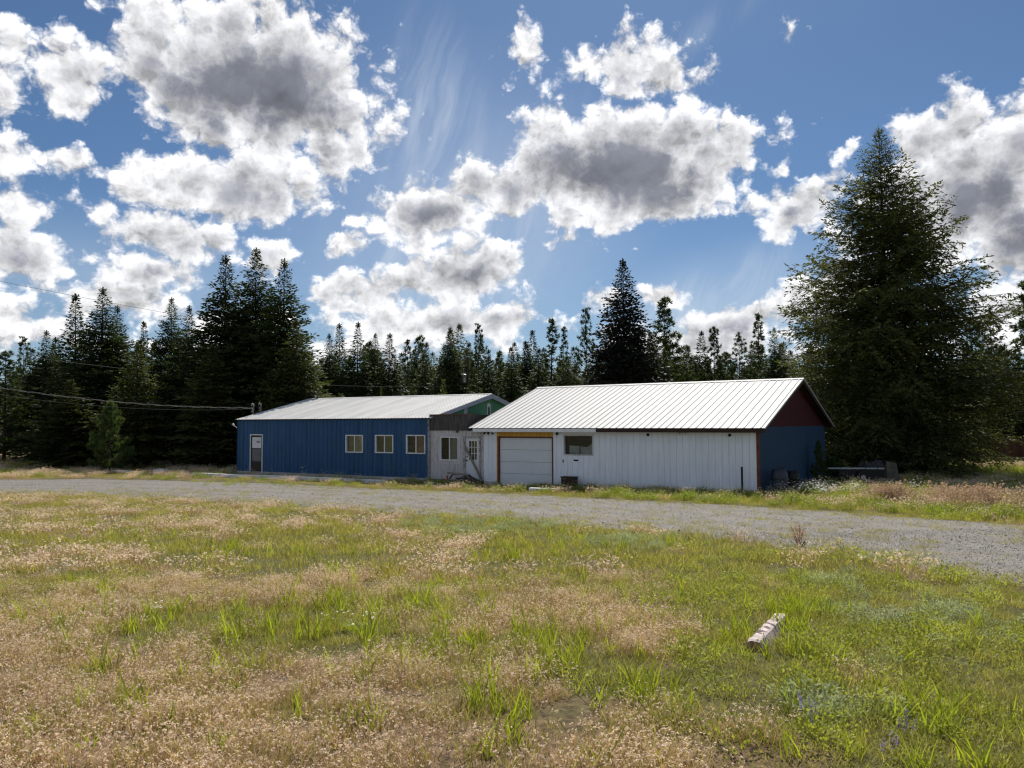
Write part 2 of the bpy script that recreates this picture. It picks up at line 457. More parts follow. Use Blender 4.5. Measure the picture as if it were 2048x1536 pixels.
def board_wall(parent, x0, x1, z0, z1, ops, width, m, name='siding_plank', th=.022, gap=.006, y=0.0, jit=.003, top=None):
    n = max(1, round((x1 - x0) / width)); w = (x1 - x0) / n
    for i in range(n):
        a, b = x0 + i * w, x0 + (i + 1) * w
        for c, d, e, f in clip_openings(a, b, z0, z1 if top is None else top((a + b) / 2), ops):
            g0 = gap / 2 if abs(c - a) < 1e-5 else 0; g1 = gap / 2 if abs(d - b) < 1e-5 else 0
            link(name, board_mesh(name, d - c - g0 - g1, f - e, th, m), parent, ((c + g0 + d - g1) / 2, y - RNG.uniform(0, jit), e))

def rib_profile(w, ribs, rw, rh):
    pts = []
    pitch = w / ribs
    for k in range(ribs):
        c = pitch * (k + .5)
        pts += [(k * pitch, 0), (c - rw, 0), (c - rw * .55, rh), (c + rw * .55, rh), (c + rw, 0)]
    pts.append((w, 0))
    return pts

def rib_mesh(name, w, h, ribs, rw, rh, m, th=.004):
    key = (name, round(w, 3), round(h, 3), ribs, rw, rh, m.name)
    if key not in _pm:
        p = rib_profile(w, ribs, rw, rh)
        n = len(p)
        vs = [(x, -y - th, 0) for x, y in p] + [(x, -y - th, h) for x, y in p] + [(x, -y, 0) for x, y in p] + [(x, -y, h) for x, y in p]
        fs = []
        for i in range(n - 1):
            fs += [(i, i + 1, n + i + 1, n + i), (2*n + i + 1, 2*n + i, 3*n + i, 3*n + i + 1), (i + 1, i, 2*n + i, 2*n + i + 1), (n + i, n + i + 1, 3*n + i + 1, 3*n + i)]
        fs += [(0, n, 3*n, 2*n), (n - 1, 3*n - 1, 4*n - 1, 2*n - 1)]
        mb = MB(); mb.add(vs, fs)
        _pm[key] = mb.mesh(name, m)
    return _pm[key]

def rib_wall(parent, x0, x1, z0, z1, ops, width, ribs, rw, rh, m, name='siding_panel', y=0.0):
    n = max(1, round((x1 - x0) / width)); w = (x1 - x0) / n
    for i in range(n):
        a, b = x0 + i * w, x0 + (i + 1) * w
        for c, d, e, f in clip_openings(a, b, z0, z1, ops):
            if d - c > w * .55: link(name, rib_mesh(name, d - c, f - e, max(1, round(ribs * (d - c) / w)), rw, rh, m), parent, (c, y, e))
            else: link(name, board_mesh(name, d - c, f - e, .005, m, .002), parent, ((c + d) / 2, y, e))

def wall_window(parent, x0, x1, z0, z1, y=0.0, fw=.055, proud=.035, depth=.10, frame=None, slider=True, inside=None, label=None, inner=None):
    frame = frame or m_whitetrim
    fr = MB()
    fr.box(x0, x1, y - proud, y + depth, z0, z0 + fw).box(x0, x1, y - proud, y + depth, z1 - fw, z1)
    fr.box(x0, x0 + fw, y - proud + .002, y + depth, z0 + fw, z1 - fw).box(x1 - fw, x1, y - proud + .002, y + depth, z0 + fw, z1 - fw)
    w = fr.build('window', frame, parent)
    if label: w['label'] = label
    xm = (x0 + x1) / 2
    if slider:
        MB().box(xm - .022, xm + .022, y - .004, y + depth - .02, z0 + fw, z1 - fw).build('mullion', frame, w)
        spans = [(x0 + fw, xm - .022), (xm + .022, x1 - fw)]
    else: spans = [(x0 + fw, x1 - fw)]
    for k, (a, b) in enumerate(spans):
        mm = (inside[k] if inside else m_dark)
        yy = y + (.035 if k else .062)
        p = MB().box(a, b, yy, yy + .006, z0 + fw, z1 - fw).build('pane', m_clear, w)
        bk = MB()
        nf = 9
        xs = [a + (b - a) * i / nf for i in range(nf + 1)]
        vs = []; fs = []
        for i, xx in enumerate(xs):
            dy = yy + .05 + (.02 * math.sin(i * 2.1) if mm is not m_dark else 0)
            vs += [(xx, dy, z0 + fw), (xx, dy, z1 - fw)]
        for i in range(nf): fs.append((2*i, 2*i + 2, 2*i + 3, 2*i + 1))
        bk.add(vs, fs).build('curtain' if mm is not m_dark else 'dark_interior', mm, w)
    return w

def clearglass():
    m = bpy.data.materials.new('clear_window_glass'); m.use_nodes = True
    t = m.node_tree; n = NT(t); t.nodes.clear()
    fr = n.n('ShaderNodeFresnel', ins={'IOR': 1.52})
    k = n.m('MINIMUM', n.m('MULTIPLY_ADD', fr.outputs[0], .75, .0), 1.0)
    tcn = n.n('ShaderNodeTexCoord')
    bn = n.n('ShaderNodeBump', ins={'Strength': .02, 'Distance': .05, 'Height': n.noise(tcn.outputs['Object'], 2.5, 2, .5)})
    gl = n.n('ShaderNodeBsdfGlossy', ins={'Color': (.9, .92, .92, 1), 'Roughness': .02, 'Normal': bn.outputs[0]})
    tr = n.n('ShaderNodeBsdfTransparent', ins={'Color': (.80, .83, .82, 1)})
    mx = n.n('ShaderNodeMixShader', ins={0: k, 1: tr.outputs[0], 2: gl.outputs[0]})
    n.n('ShaderNodeOutputMaterial', ins={0: mx.outputs[0]})
    return m
m_clear = clearglass()

class Front:
    """a building's own axes: x along its front (left to right), y back, z up; where a sight line meets its front"""
    def __init__(s, O, ang):
        s.O = Vector((O[0], O[1], 0)); s.ang = ang
        s.ux = Vector((math.cos(ang), -math.sin(ang), 0)); s.uy = Vector((math.sin(ang), math.cos(ang), 0))
    def hit(s, px, py, y=0.0):
        d = ray(px, py); c = Vector((0, 0, CZ))
        t = ((s.O - c).dot(s.uy) + y) / d.dot(s.uy)
        p = c + d * t - s.O
        return p.dot(s.ux), p.z
    def rect(s, px0, py0, px1, py1, y=0.0):
        pm = (py0 + py1) / 2
        return s.hit(px0, pm, y)[0], s.hit(px1, pm, y)[0], s.hit((px0 + px1) / 2, py1, y)[1], s.hit((px0 + px1) / 2, py0, y)[1]
    def w(s, x, y, z): return s.O + s.ux * x + s.uy * y + Vector((0, 0, z))

def roof_slope(parent, x0, x1, ye, ze, yr, zr, width, ribs, rw, rh, m, name='roof_panel'):
    """ribbed sheets laid from the eave line (ye, ze) up to the ridge line (yr, zr)"""
    L = math.hypot(yr - ye, zr - ze); a = math.atan2(zr - ze, yr - ye)
    n = round((x1 - x0) / width); w = (x1 - x0) / n
    me = rib_mesh(name + ('_back' if yr < ye else ''), w, L, ribs, rw, rh, m)
    for i in range(n):
        if yr > ye:
            # local z runs up the slope; local -y is the outside face
            o = link(name, me, parent, (x0 + i * w, ye, ze), (-(math.pi / 2 - a), 0, 0))
        else:
            o = link(name, me, parent, (x0 + (i + 1) * w, ye, ze), (-(math.pi / 2 - math.atan2(zr - ze, ye - yr)), 0, math.pi))

# ------------------------------------------------------------------ white plank building with the garage door
RX, RY, ANG, LEN = 9.0819, 28.3221, 0.5913, 12.5051
ZB, ZT, HW, ZE, ZR, OH, XL, XR = .1334, 2.4449, 5.5964, 2.5605, 4.6423, .4271, .5559, .3813
WB = Front((RX - LEN * math.cos(ANG), RY + LEN * math.sin(ANG)), ANG)
WO = thing('white_building', 'long white plank garage with bright ribbed metal roof and maroon gable', 'building', WB.O, -ANG)
gx0, gx1, gz0, gz1 = WB.rect(999, 876, 1104.3, 972.5); gz0 = -.01
wx0, wx1, wz0, wz1 = WB.rect(1127.5, 869.5, 1187, 911)
yx0, yx1, yz0, yz1 = WB.rect(994, 861, 1106.2, 872.6)
WD = 2 * HW
# body of the house behind the boards (kept just behind them), open at the garage door and the window
fl = MB()
fl.box(.03, gx0 - .05, .012, .14, ZB - .25, 2.53).box(gx1 + .05, wx0, .012, .14, ZB - .25, 2.53)
fl.box(wx0, wx1, .012, .14, ZB - .25, wz0).box(wx0, wx1, .012, .14, wz1, 2.53).box(wx1, LEN - .03, .012, .14, ZB - .25, 2.53)
fl.box(gx0 - .05, gx1 + .05, .012, .14, gz1 + .03, 2.53)
fl.box(.03, .15, .14, WD, -.1, 2.53).box(.15, LEN - .03, WD - .12, WD, -.1, 2.53)
fl.build('wall_backing', m_dark, WO)
fd = MB()
fd.box(.02, gx0 - .06, -.02, .010, -.15, ZB).box(gx1 + .06, LEN - .05, -.006, .010, -.15, ZB - .002)
fd.build('foundation', m_conc, WO)
fd2 = MB().box(0.0, gx0 - .065, -.04, -.021, -.10, ZB - .004).build('skirt_board', m_white_old, WO)
ops = [(gx0 - .09, gx1 + .07, -1, gz1 + .06), (wx0, wx1, wz0, wz1), (yx0, yx1, yz0, 3)]
board_wall(WO, 0.0, LEN - .06, ZB, ZT, ops, .262, m_white)
board_wall(WO, yx0, yx1, yz0, ZT, [], .215, m_yellow, name='yellow_plank')
MB().box(yx0, gx0 - .095, -.03, .010, -.02, yz0 - .003).build('door_trim', m_yellow, WO)
tr = MB().box(gx0 - .092, gx0 - .005, -.034, .05, -.02, gz1 + .005).box(gx1 + .005, gx1 + .068, -.034, .05, -.02, gz1 + .005)
tr.box(gx0 - .092, gx1 + .068, -.036, .05, gz1 + .006, yz0 - .004)
tr.build('door_frame', m_rust, WO)
# sectional door: four pressed sections
gd = link('garage_door', None, WO, (gx0, .06, gz0))
gw, gh = gx1 - gx0, gz1 - gz0
for k in range(4):
    z0 = gh * k / 4 + .004; z1 = gh * (k + 1) / 4 - .004
    sec = MB().prism([(-.012, z0), (.03, z0), (.03, z1), (-.012, z1), (-.018, z1 - .05), (-.008, z1 - .065), (-.018, z1 - .08), (-.018, z0 + .02)][::-1], 'x', 0.006, gw - .006).build('door_section', m_garage, gd)
MB().box(.02, gw - .02, -.02, .03, -.012, .003).build('rubber_seal', m_black, gd)
# window with a sagging dark cloth inside
wfr = MB()
fw = .05
wfr.box(wx0, wx1, -.035, .12, wz0, wz0 + fw).box(wx0, wx1, -.035, .12, wz1 - fw, wz1).box(wx0, wx0 + fw, -.033, .12, wz0 + fw, wz1 - fw).box(wx1 - fw, wx1, -.033, .12, wz0 + fw, wz1 - fw)
ww = wfr.build('window', m_white_old, WO); ww['label'] = 'window half covered by sagging charcoal cloth'
MB().box(wx0 + fw, wx1 - fw, .05, .056, wz0 + fw, wz1 - fw).build('pane', m_clear, ww)
wh = wz1 - wz0 - 2 * fw; wl = wx1 - wx0 - 2 * fw
def wp(u, v, y): return (wx0 + fw + u * wl, y, wz0 + fw + v * wh)
cl = MB()
top = [(.05, .86), (.25, .88), (.5, .87), (.78, .86)]; bot = [(.06, .50), (.22, .47), (.45, .45), (.76, .40)]
vs = [wp(u, v, .17) for u, v in top] + [wp(u, v, .13) for u, v in bot]
cl.add(vs, [(i, i + 1, 5 + i, 4 + i) for i in range(3)])
vs = [wp(.78, .86, .17), wp(.99, .97, .20), wp(.99, .70, .20), wp(.76, .40, .13)]
cl.add(vs, [(0, 1, 2, 3)]).build('sagging_cloth', m_tarp, ww)
bb = MB().box(wx0 + fw + .09 * wl, wx1 - fw, .20, .21, wz0 + fw, wz0 + fw + .66 * wh).build('pale_blind', m_whitetrim, ww)
MB().box(wx0 + fw + .50 * wl, wx0 + fw + .53 * wl, .06, .10, wz0 + fw, wz0 + fw + .44 * wh).build('mullion', m_greywood, ww)
MB().box(wx0, wx1, .24, .26, wz0, wz1).build('dark_interior', m_dark, ww)
a0, a1, b0, b1 = WB.rect(1148, 919, 1157.2, 922.3)
MB().box(a0, a1, -.032, -.024, b0, b1).build('mail_slot', m_black, WO)
x_, z_ = WB.hit(1127, 922)
MB().box(x_ - .02, x_ + .02, -.04, -.024, z_ - .06, z_ + .06).build('wall_switch', m_black, WO)
# corner boards, fascias
MB().box(LEN - .056, LEN + .03, -.03, .10, -.05, ZT).build('corner_board', m_rust, WO)
fx = WB.hit(1191, 859, -OH)[0]
MB().box(fx + .003, LEN + XR - .03, -OH + .03, -OH + .06, ZT - .05, ZE - .028).build('fascia', m_brown, WO)
MB().box(-XL + .22, fx, -OH + .01, -OH + .055, ZT - .055, ZE - .03).build('fascia', m_whitetrim, WO)['label'] = 'pale grey length of fascia board'
MB().box(-XL + .06, LEN + XR - .08, -OH + .061, -.03, ZT + .004, ZT + .03).build('soffit', m_brown, WO)
# roof: deck under ribbed sheets
PITCHW = math.atan2(ZR - ZE, HW + OH)
dk = MB()
t_ = .05
def rz(y, off=0.0): return ZE + (ZR - ZE) * (y + OH) / (HW + OH) + off
dk.prism([(-OH + .05, rz(-OH + .05, -.012)), (HW, ZR - .012), (HW, ZR - .012 - t_), (-OH + .05, rz(-OH + .05, -.012 - t_))], 'x', -XL + .04, LEN + XR - .04)
dk.prism([(2*HW + OH - .05, rz(-OH + .05, -.012)), (HW, ZR - .012), (HW, ZR - .012 - t_), (2*HW + OH - .05, rz(-OH + .05, -.012 - t_))], 'x', -XL + .04, LEN + XR - .04)
dk.build('roof_deck', m_brown, WO)
roof_slope(WO, -XL, LEN + XR, -OH, ZE, HW, ZR, .305, 1, .030, .024, m_roof)
roof_slope(WO, -XL, LEN + XR, 2 * HW + OH, ZE, HW, ZR, .305, 1, .030, .024, m_roof)
rc = MB().prism([(HW - .17, rz(HW - .17, .032)), (HW, ZR + .038), (HW + .17, rz(HW - .17, .032)), (HW + .17, rz(HW - .17, .027)), (HW, ZR + .033), (HW - .17, rz(HW - .17, .027))][::-1], 'x', -XL - .01, LEN + XR + .01).build('ridge_cap', m_roof, WO)
for s_, xe in ((1, LEN + XR), (-1, -XL)):
    rk = MB()
    for q in (0, 1):
        y0 = -OH if q == 0 else 2 * HW + OH
        pts = [(y0, ZE - .02), (HW, ZR - .02), (HW, ZR - .19), (y0, ZE - .15)]
        a, b = sorted((xe - s_ * .035, xe - s_ * .005))
        rk.prism(pts if q == 0 else pts[::-1], 'x', a, b)
    rk.build('rake_board', m_brown, WO)
    rt = MB()
    for q in (0, 1):
        y0 = -OH if q == 0 else 2 * HW + OH
        pts = [(y0, ZE + .028), (HW, ZR + .028), (HW, ZR - .035), (y0, ZE - .035)]
        a, b = sorted((xe, xe + s_ * .012))
        rt.prism(pts if q == 0 else pts[::-1], 'x', a, b)
    rt.build('rake_trim', m_roof, WO)
# right gable: corrugated blue below, maroon boards above
GZ = 2.60
wdt = WD / round(WD / .84)
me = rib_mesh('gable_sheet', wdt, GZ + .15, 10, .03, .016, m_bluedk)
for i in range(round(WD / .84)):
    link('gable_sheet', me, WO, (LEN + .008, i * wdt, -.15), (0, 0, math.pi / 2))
def gz_top(y): return ZE + (ZR - ZE) * (min(y, WD - y) + OH) / (HW + OH) - .075
ng = 28
for i in range(ng):
    a, b = WD * i / ng + .004, WD * (i + 1) / ng - .004
    if min(gz_top(a), gz_top(b)) < GZ + .02: continue
    mids = [(a, GZ), (b, GZ), (b, gz_top(b))] + ([(HW, gz_top(HW))] if a < HW < b else []) + [(a, gz_top(a))]
    MB().prism(mids, 'x', LEN + .002, LEN + .022).build('gable_board', m_maroon, WO)
MB().prism([(.02, 0), (WD - .02, 0), (WD - .02, 2.5), (HW, ZR - .12), (.02, 2.5)], 'x', LEN - .03, LEN - .004).build('gable_backing', m_dark, WO)
MB().prism([(.02, 0), (WD - .02, 0), (WD - .02, 2.5), (HW, ZR - .12), (.02, 2.5)], 'x', .002, .028).build('gable_wall', m_white_old, WO)
# fittings on the front
for px, py, r in ((1296.6, 869.5, .058), (1460, 870.2, .058), (986, 867, .042)):
    x_, z_ = WB.hit(px, py)
    o = MB().lathe([(.0, 0), (r, 0), (r, .03), (r * .8, .05), (r * .55, .05), (r * .5, .02), (0, .02)], 14, cap=False).build('round_vent', m_black, WO, loc=(x_, -.024, z_))
    o.rotation_euler = (math.pi / 2, 0, 0)
x_, z_ = WB.hit(1115.5, 867)
MB().box(x_ - .045, x_ + .045, -.10, -.024, z_ - .05, z_ + .05).box(x_ - .03, x_ + .03, -.13, -.10, z_ - .07, z_ + .01).build('porch_lamp', m_black, WO)
def floodlight(px, py, body, f, parent, y=-.024):
    x_, z_ = f.hit(px, py)
    b = MB().lathe([(.045, 0), (.045, .02), (.02, .03)], 10).build('floodlight', body, parent, loc=(x_, y, z_)); b.rotation_euler = (math.pi / 2, 0, 0)
    for sx in (-1, 1):
        h = MB().tube([(sx * .01, 0, .02), (sx * .06, -.01, .06), (sx * .09, -.03, .09)], .012, 6)
        h.tube([(sx * .09, -.03, .09), (sx * .10, -.05, .12), (sx * .115, -.08, .17)], [.028, .04, .055], 10)
        h.build('lamp_head', body, b)
floodlight(1366, 864, m_whitetrim, WB, WO)
floodlight(977, 863.5, m_black, WB, WO)

# ------------------------------------------------------------------ blue ribbed-metal building
BXO, BYO, ANGB, LENB = -15.5361, 43.3728, 0.5241, 13.3179
ZBB, ZTB, HWB, ZEB, ZRB, OHB, XLB, XRB = .17, 3.0168, 5.4589, 3.0467, 4.3507, .1451, .0499, .2117
BB = Front((BXO, BYO), ANGB)
BO = thing('blue_building', 'low blue ribbed metal building with pale roof and three white windows', 'building', BB.O, -ANGB)
WDB = 2 * HWB
dx0, dx1, dz0, dz1 = BB.rect(501, 868.5, 526, 941)
wins = [BB.rect(692, 869.8, 726.6, 905.3), BB.rect(751, 869.8, 787.3, 906.2), BB.rect(813, 869.8, 851.3, 907.6)]
bk = MB()
xs = [.02, dx0, dx1] + [q for w_ in wins for q in w_[:2]] + [LENB - .02]
for i, (a, b) in enumerate(zip(xs[:-1], xs[1:])):
    if i % 2 == 0: bk.box(a, b, .012, .14, 0, 3.0)
    elif i == 1: bk.box(a, b, .012, .14, dz1, 3.0)
    else:
        w_ = wins[(i - 3) // 2]; bk.box(a, b, .012, .14, 0, w_[2]).box(a, b, .012, .14, w_[3], 3.0)
bk.box(.02, .14, .14, WDB, 0, 3.0).box(.14, LENB, WDB - .12, WDB, 0, 3.0)
bk.build('wall_backing', m_dark, BO)
MB().box(0, LENB, -.03, .010, -.15, ZBB - .002).build('sill_board', m_conc, BO)
rib_wall(BO, 0, LENB - .02, ZBB, ZTB, [(dx0, dx1, -1, dz1)] + [tuple(w_) for w_ in wins], .305, 1, .042, .026, m_blue)
cb = MB().box(-.02, 0, -.03, .02, ZBB, ZTB).build('corner_trim', m_blue, BO)
MB().box(LENB - .018, LENB + .02, -.045, .03, ZBB - .1, ZTB - .02).build('corner_trim', m_peel, BO)['label'] = 'peeling grey corner strip'
lab = ['window with pale drawn curtain', 'window with olive curtain', 'window with rosy curtain']
for w_, ins, lb in zip(wins, ((m_dark, m_curtain), (m_dark, m_curtaingreen), (m_dark, m_curtainred)), lab):
    wall_window(BO, *w_, y=-.012, inside=ins, label=lb, fw=.05, proud=.045)
# storm door with house number
df = MB().box(dx0, dx0 + .055, -.05, .1, .05, dz1).box(dx1 - .055, dx1, -.05, .1, .05, dz1).box(dx0 + .055, dx1 - .055, -.05, .1, dz1 - .055, dz1).build('door', m_whitetrim, BO)
df['label'] = 'dark storm door with house number'
da, db = dx0 + .058, dx1 - .058
dzb, dzt = .12, dz1 - .058
pz = lambda v: dzb + (dzt - dzb) * v
st = .075
fr_ = MB().box(da, da + st, -.02, .02, dzb, dzt).box(db - st, db, -.02, .02, dzb, dzt).box(da + st, db - st, -.02, .02, pz(.95), dzt)
fr_.box(da + st, db - st, -.02, .02, pz(.635), pz(.655)).box(da + st, db - st, -.02, .02, dzb, pz(.30))
fr_.build('door_leaf', mat('dark_brown_metal', (.030, .020, .017), .5, .15, 3), df)
MB().box(da + st, db - st, -.004, .006, pz(.655), pz(.95)).build('door_panel', m_whitetrim, df)
MB().box(da + st, db - st, -.004, .006, pz(.30), pz(.635)).build('screen_panel', mat('grey_screen', (.14, .145, .15), .5, .15, 4), df)
MB().tube([(db - .04, -.02, pz(.47)), (db - .04, -.07, pz(.47)), (db - .04, -.07, pz(.53)), (db - .04, -.02, pz(.53))], .012, 6).build('handle', m_black, df)
fc = bpy.data.curves.new('house_number', 'FONT'); fc.body = '4002'; fc.size = .15; fc.extrude = .003; fc.align_x = 'CENTER'; fc.materials.append(m_black)
fo = bpy.data.objects.new('tmp', fc); COL.objects.link(fo)
dg = bpy.context.evaluated_depsgraph_get()
fm = bpy.data.meshes.new_from_object(fo.evaluated_get(dg)); bpy.data.objects.remove(fo)
nx_, nz_ = BB.hit(516.8, 885.5)
link('house_number', fm, df, (nx_, -.008, nz_), (math.pi / 2, 0, 0))
# roof
def rzb(y, off=0.0): return ZEB + (ZRB - ZEB) * (y + OHB) / (HWB + OHB) + off
dk = MB()
dk.prism([(-OHB + .03, rzb(-OHB + .03, -.012)), (HWB, ZRB - .012), (HWB, ZRB - .07), (-OHB + .03, rzb(-OHB + .03, -.05))], 'x', -XLB + .02, LENB + XRB - .02)
dk.prism([(2*HWB + OHB - .03, rzb(-OHB + .03, -.012)), (HWB, ZRB - .012), (HWB, ZRB - .07), (2*HWB + OHB - .03, rzb(-OHB + .03, -.05))], 'x', -XLB + .02, LENB + XRB - .02)
dk.build('roof_deck', m_brown, BO)
roof_slope(BO, -XLB, LENB + XRB, -OHB, ZEB, HWB, ZRB, .61, 3, .028, .022, m_roofold)
roof_slope(BO, -XLB, LENB + XRB, 2 * HWB + OHB, ZEB, HWB, ZRB, .61, 3, .028, .022, m_roofold)
MB().prism([(HWB - .12, rzb(HWB - .12, .034)), (HWB, ZRB + .04), (HWB + .12, rzb(HWB - .12, .034)), (HWB + .12, rzb(HWB - .12, .029)), (HWB, ZRB + .035), (HWB - .12, rzb(HWB - .12, .029))][::-1], 'x', -XLB - .01, LENB + XRB + .004).build('ridge_cap', m_roofold, BO)
rk = MB()
for q in (0, 1):
    y0 = .9 if q == 0 else 2 * HWB + OHB
    ze0 = rzb(.9) if q == 0 else ZEB
    pts = [(y0, ze0 + .022), (HWB, ZRB + .022), (HWB, ZRB - .23), (y0, ze0 - .17)]
    rk.prism(pts if q == 0 else pts[::-1], 'x', LENB + XRB + .003, LENB + XRB + .028)
rk.build('rake_board', m_greyboard, BO)
lk = MB().prism([(-OHB, ZEB + .02), (.9, rzb(.9) + .02), (.9, rzb(.9) - .03), (-OHB, ZEB - .03)], 'x', LENB + XRB + .002, LENB + XRB + .014).build('rake_trim', m_roofold, BO)
# green boarded gable with a small louvred vent
ng = 40
def gtb(y): return rzb(min(y, WDB - y)) - .06
for i in range(ng):
    a, b = WDB * i / ng + .003, WDB * (i + 1) / ng - .003
    if min(gtb(a), gtb(b)) < 3.02: continue
    pts = [(a, 2.9), (b, 2.9), (b, gtb(b))] + ([(HWB, gtb(HWB))] if a < HWB < b else []) + [(a, gtb(a))]
    MB().prism(pts, 'x', LENB + .012, LENB + .03).build('gable_board', m_green, BO)
MB().prism([(.02, 0), (WDB - .02, 0), (WDB - .02, 3.0), (HWB, ZRB - .1), (.02, 3.0)], 'x', LENB - .03, LENB + .006).build('gable_backing', m_dark, BO)
pa = MB().prism([(3.02, 3.28), (3.22, 3.22), (3.34, 3.36), (3.36, gtb(3.36) - .0), (3.00, gtb(3.0))], 'x', LENB + .031, LENB + .034).build('bare_patch', m_white_old, BO)
vt = MB()
vy0, vy1, vz0, vz1 = HWB - .22, HWB + .12, 3.13, 3.78
vt.box(LENB + .03, LENB + .06, vy0, vy0 + .05, vz0, vz1).box(LENB + .03, LENB + .06, vy1 - .05, vy1, vz0, vz1).box(LENB + .03, LENB + .06, vy0 + .05, vy1 - .05, vz1 - .1, vz1)
vt.lathe([(.17, 0), (.15, .03), (.0, .03)], 14, cap=False)
v_ = vt.v[-42:]; vt.v[-42:] = [(LENB + .034 + z * .8, (vy0 + vy1) / 2 + x, vz1 + y * .6) for x, y, z in v_]
vn = vt.build('gable_vent', m_whitetrim, BO)
for k in range(7): MB().box(LENB + .032, LENB + .05, vy0 + .05, vy1 - .05, vz0 + .07 * k + .01, vz0 + .07 * k + .05).build('louvre', mat('grey_louvre', (.10, .10, .13), .7, .1), vn)
# roof vent pipe
p_ = MB().lathe([(.055, -.1), (.055, .18), (.10, .19), (.10, .24), (.05, .27)], 12).build('vent_pipe', m_galv, BO, smooth=False)
p_.location = (.75, HWB - .15, rzb(HWB - .15))
# electricity mastheads on the left roof edge
def masthead(x, y, h):
    z = rzb(y)
    b = MB().tube([(x, y, z - .05), (x, y, z + h)], .026, 8).build('service_mast', m_cable, BO)
    MB().tube([(x, y, z + h - .02), (x - .02, y, z + h + .10), (x - .10, y - .02, z + h + .13), (x - .17, y - .03, z + h + .05)], [.04, .06, .065, .04], 8).build('weatherhead', m_cable, b)
    MB().tube([(x - .15, y - .03, z + h + .06), (x - .24, y, z + h - .15), (x - .20, y + .02, z + h - .35), (x - .05, y, z + h - .28)], .014, 5).build('drip_loop', m_black, b)
    for k in range(2): MB().lathe([(.02, 0), (.05, .02), (.03, .05), (.05, .08), (.02, .1)], 8, (x - .09, y - .03, z + h - .18 - .16 * k)).build('insulator', m_cable, b)
masthead(.18, .95, .50); masthead(.22, 1.45, .44)
fl_ = MB().tube([(-.02, -.02, 2.55), (-.09, -.05, 2.62), (-.2, -.06, 2.68)], .014, 6).build('corner_light', m_whitetrim, BO)
MB().tube([(-.2, -.06, 2.68), (-.26, -.07, 2.74), (-.33, -.08, 2.80)], [.03, .05, .062], 10).build('lamp_head', m_whitetrim, fl_)

# ------------------------------------------------------------------ entry wall between the two
P0 = BB.w(LENB + .06, .10, 0); P1 = WB.w(-.012, .12, 0)
ANGL = math.atan2(-(P1.y - P0.y), P1.x - P0.x); LENL = (P1 - P0).length
LB = Front((P0.x, P0.y), ANGL)
BEND = LB.hit(936, 848)[0]
LO = thing('entry_annex', 'weathered white entry wall with braced door and dark felt band above', 'annex', LB.O, -ANGL)
lwx0, lwx1, lwz0, lwz1 = LB.rect(880.3, 873.3, 917.5, 921)
ldx0, ldx1, ldz0, ldz1 = LB.rect(928, 872.5, 962, 955.5)
zl0 = .14
zl1 = LB.hit(910, 861)[1]; zf1 = LB.hit(910, 830.0)[1]
bk = MB().box(0, lwx0, .012, .14, -.1, zl1).box(lwx0, lwx1, .012, .14, -.1, lwz0).box(lwx0, lwx1, .012, .14, lwz1, zl1).box(lwx1, ldx0, .012, .14, -.1, zl1).box(ldx0, ldx1, .012, .14, ldz1, zl1).box(ldx1, LENL, .012, .14, -.1, zl1)
bk.build('wall_backing', m_dark, LO)
board_wall(LO, 0, LENL, zl0, zl1, [(lwx0, lwx1, lwz0, lwz1), (ldx0, ldx1, -1, ldz1)], .20, m_white_old, jit=.006)
wall_window(LO, lwx0, lwx1, lwz0, lwz1, y=0, inside=(m_dark, m_curtain), fw=.05, proud=.035)
e_ = lwx0 - .16
tm = MB().box(e_, lwx1 + .14, -.03, -.023, lwz1 + .05, lwz1 + .16).box(e_, lwx1 + .14, -.03, -.023, lwz0 - .16, lwz0 - .05).box(e_, lwx0 - .03, -.029, -.023, lwz0 - .05, lwz1 + .05).box(lwx1 + .02, lwx1 + .13, -.029, -.023, lwz0 - .05, lwz1 + .05)
tm.build('window_trim', m_white_old, LO)
dfm = MB().box(ldx0, ldx0 + .10, -.05, .1, .02, ldz1).box(ldx1 - .09, ldx1, -.05, .1, .02, ldz1).box(ldx0 + .10, ldx1 - .09, -.05, .1, ldz1 - .08, ldz1).build('door', m_peel, LO)
dfm['label'] = 'white glazed door barred by a diagonal plank'
sx0, sx1, sz0, sz1 = ldx0 + .105, ldx1 - .095, .13, ldz1 - .085
gx_0, gx_1, gz_0, gz_1 = sx0 + .17, sx1 - .12, sz0 + (sz1 - sz0) * .49, sz0 + (sz1 - sz0) * .93
dl = MB().box(sx0, gx_0, .0, .04, sz0, sz1).box(gx_1, sx1, 0, .04, sz0, sz1).box(gx_0, gx_1, 0, .04, sz0, gz_0).box(gx_0, gx_1, 0, .04, gz_1, sz1).build('door_leaf', m_garage, dfm)
MB().box(gx_0, gx_1, .018, .024, gz_0, gz_1).build('pane', m_clear, dfm)
MB().box(gx_0, gx_1, .12, .125, gz_0, gz_1).build('curtain', m_curtaingreen, dfm)
mt = MB()
for k in (1, 2): xx = gx_0 + (gx_1 - gx_0) * k / 3; mt.box(xx - .012, xx + .012, .004, .017, gz_0, gz_1)
for k in (1, 2): zz = gz_0 + (gz_1 - gz_0) * k / 3; mt.box(gx_0, gx_1, .0055, .0165, zz - .012, zz + .012)
mt.build('glazing_bars', m_whitetrim, dfm)
kn = MB().lathe([(.02, 0), (.02, .03), (.035, .045), (.03, .07), (0, .075)], 10, cap=False).build('handle', m_black, dfm, loc=(sx0 + .07, 0, sz0 + .92)); kn.rotation_euler = (math.pi / 2, 0, 0)
kn = MB().lathe([(.028, 0), (.028, .02), (0, .022)], 10, cap=False).build('deadbolt', m_black, dfm, loc=(sx0 + .07, 0, sz0 + 1.10)); kn.rotation_euler = (math.pi / 2, 0, 0)
bx0, bz0 = LB.hit(931, 892); bx1, bz1 = LB.hit(964, 958)
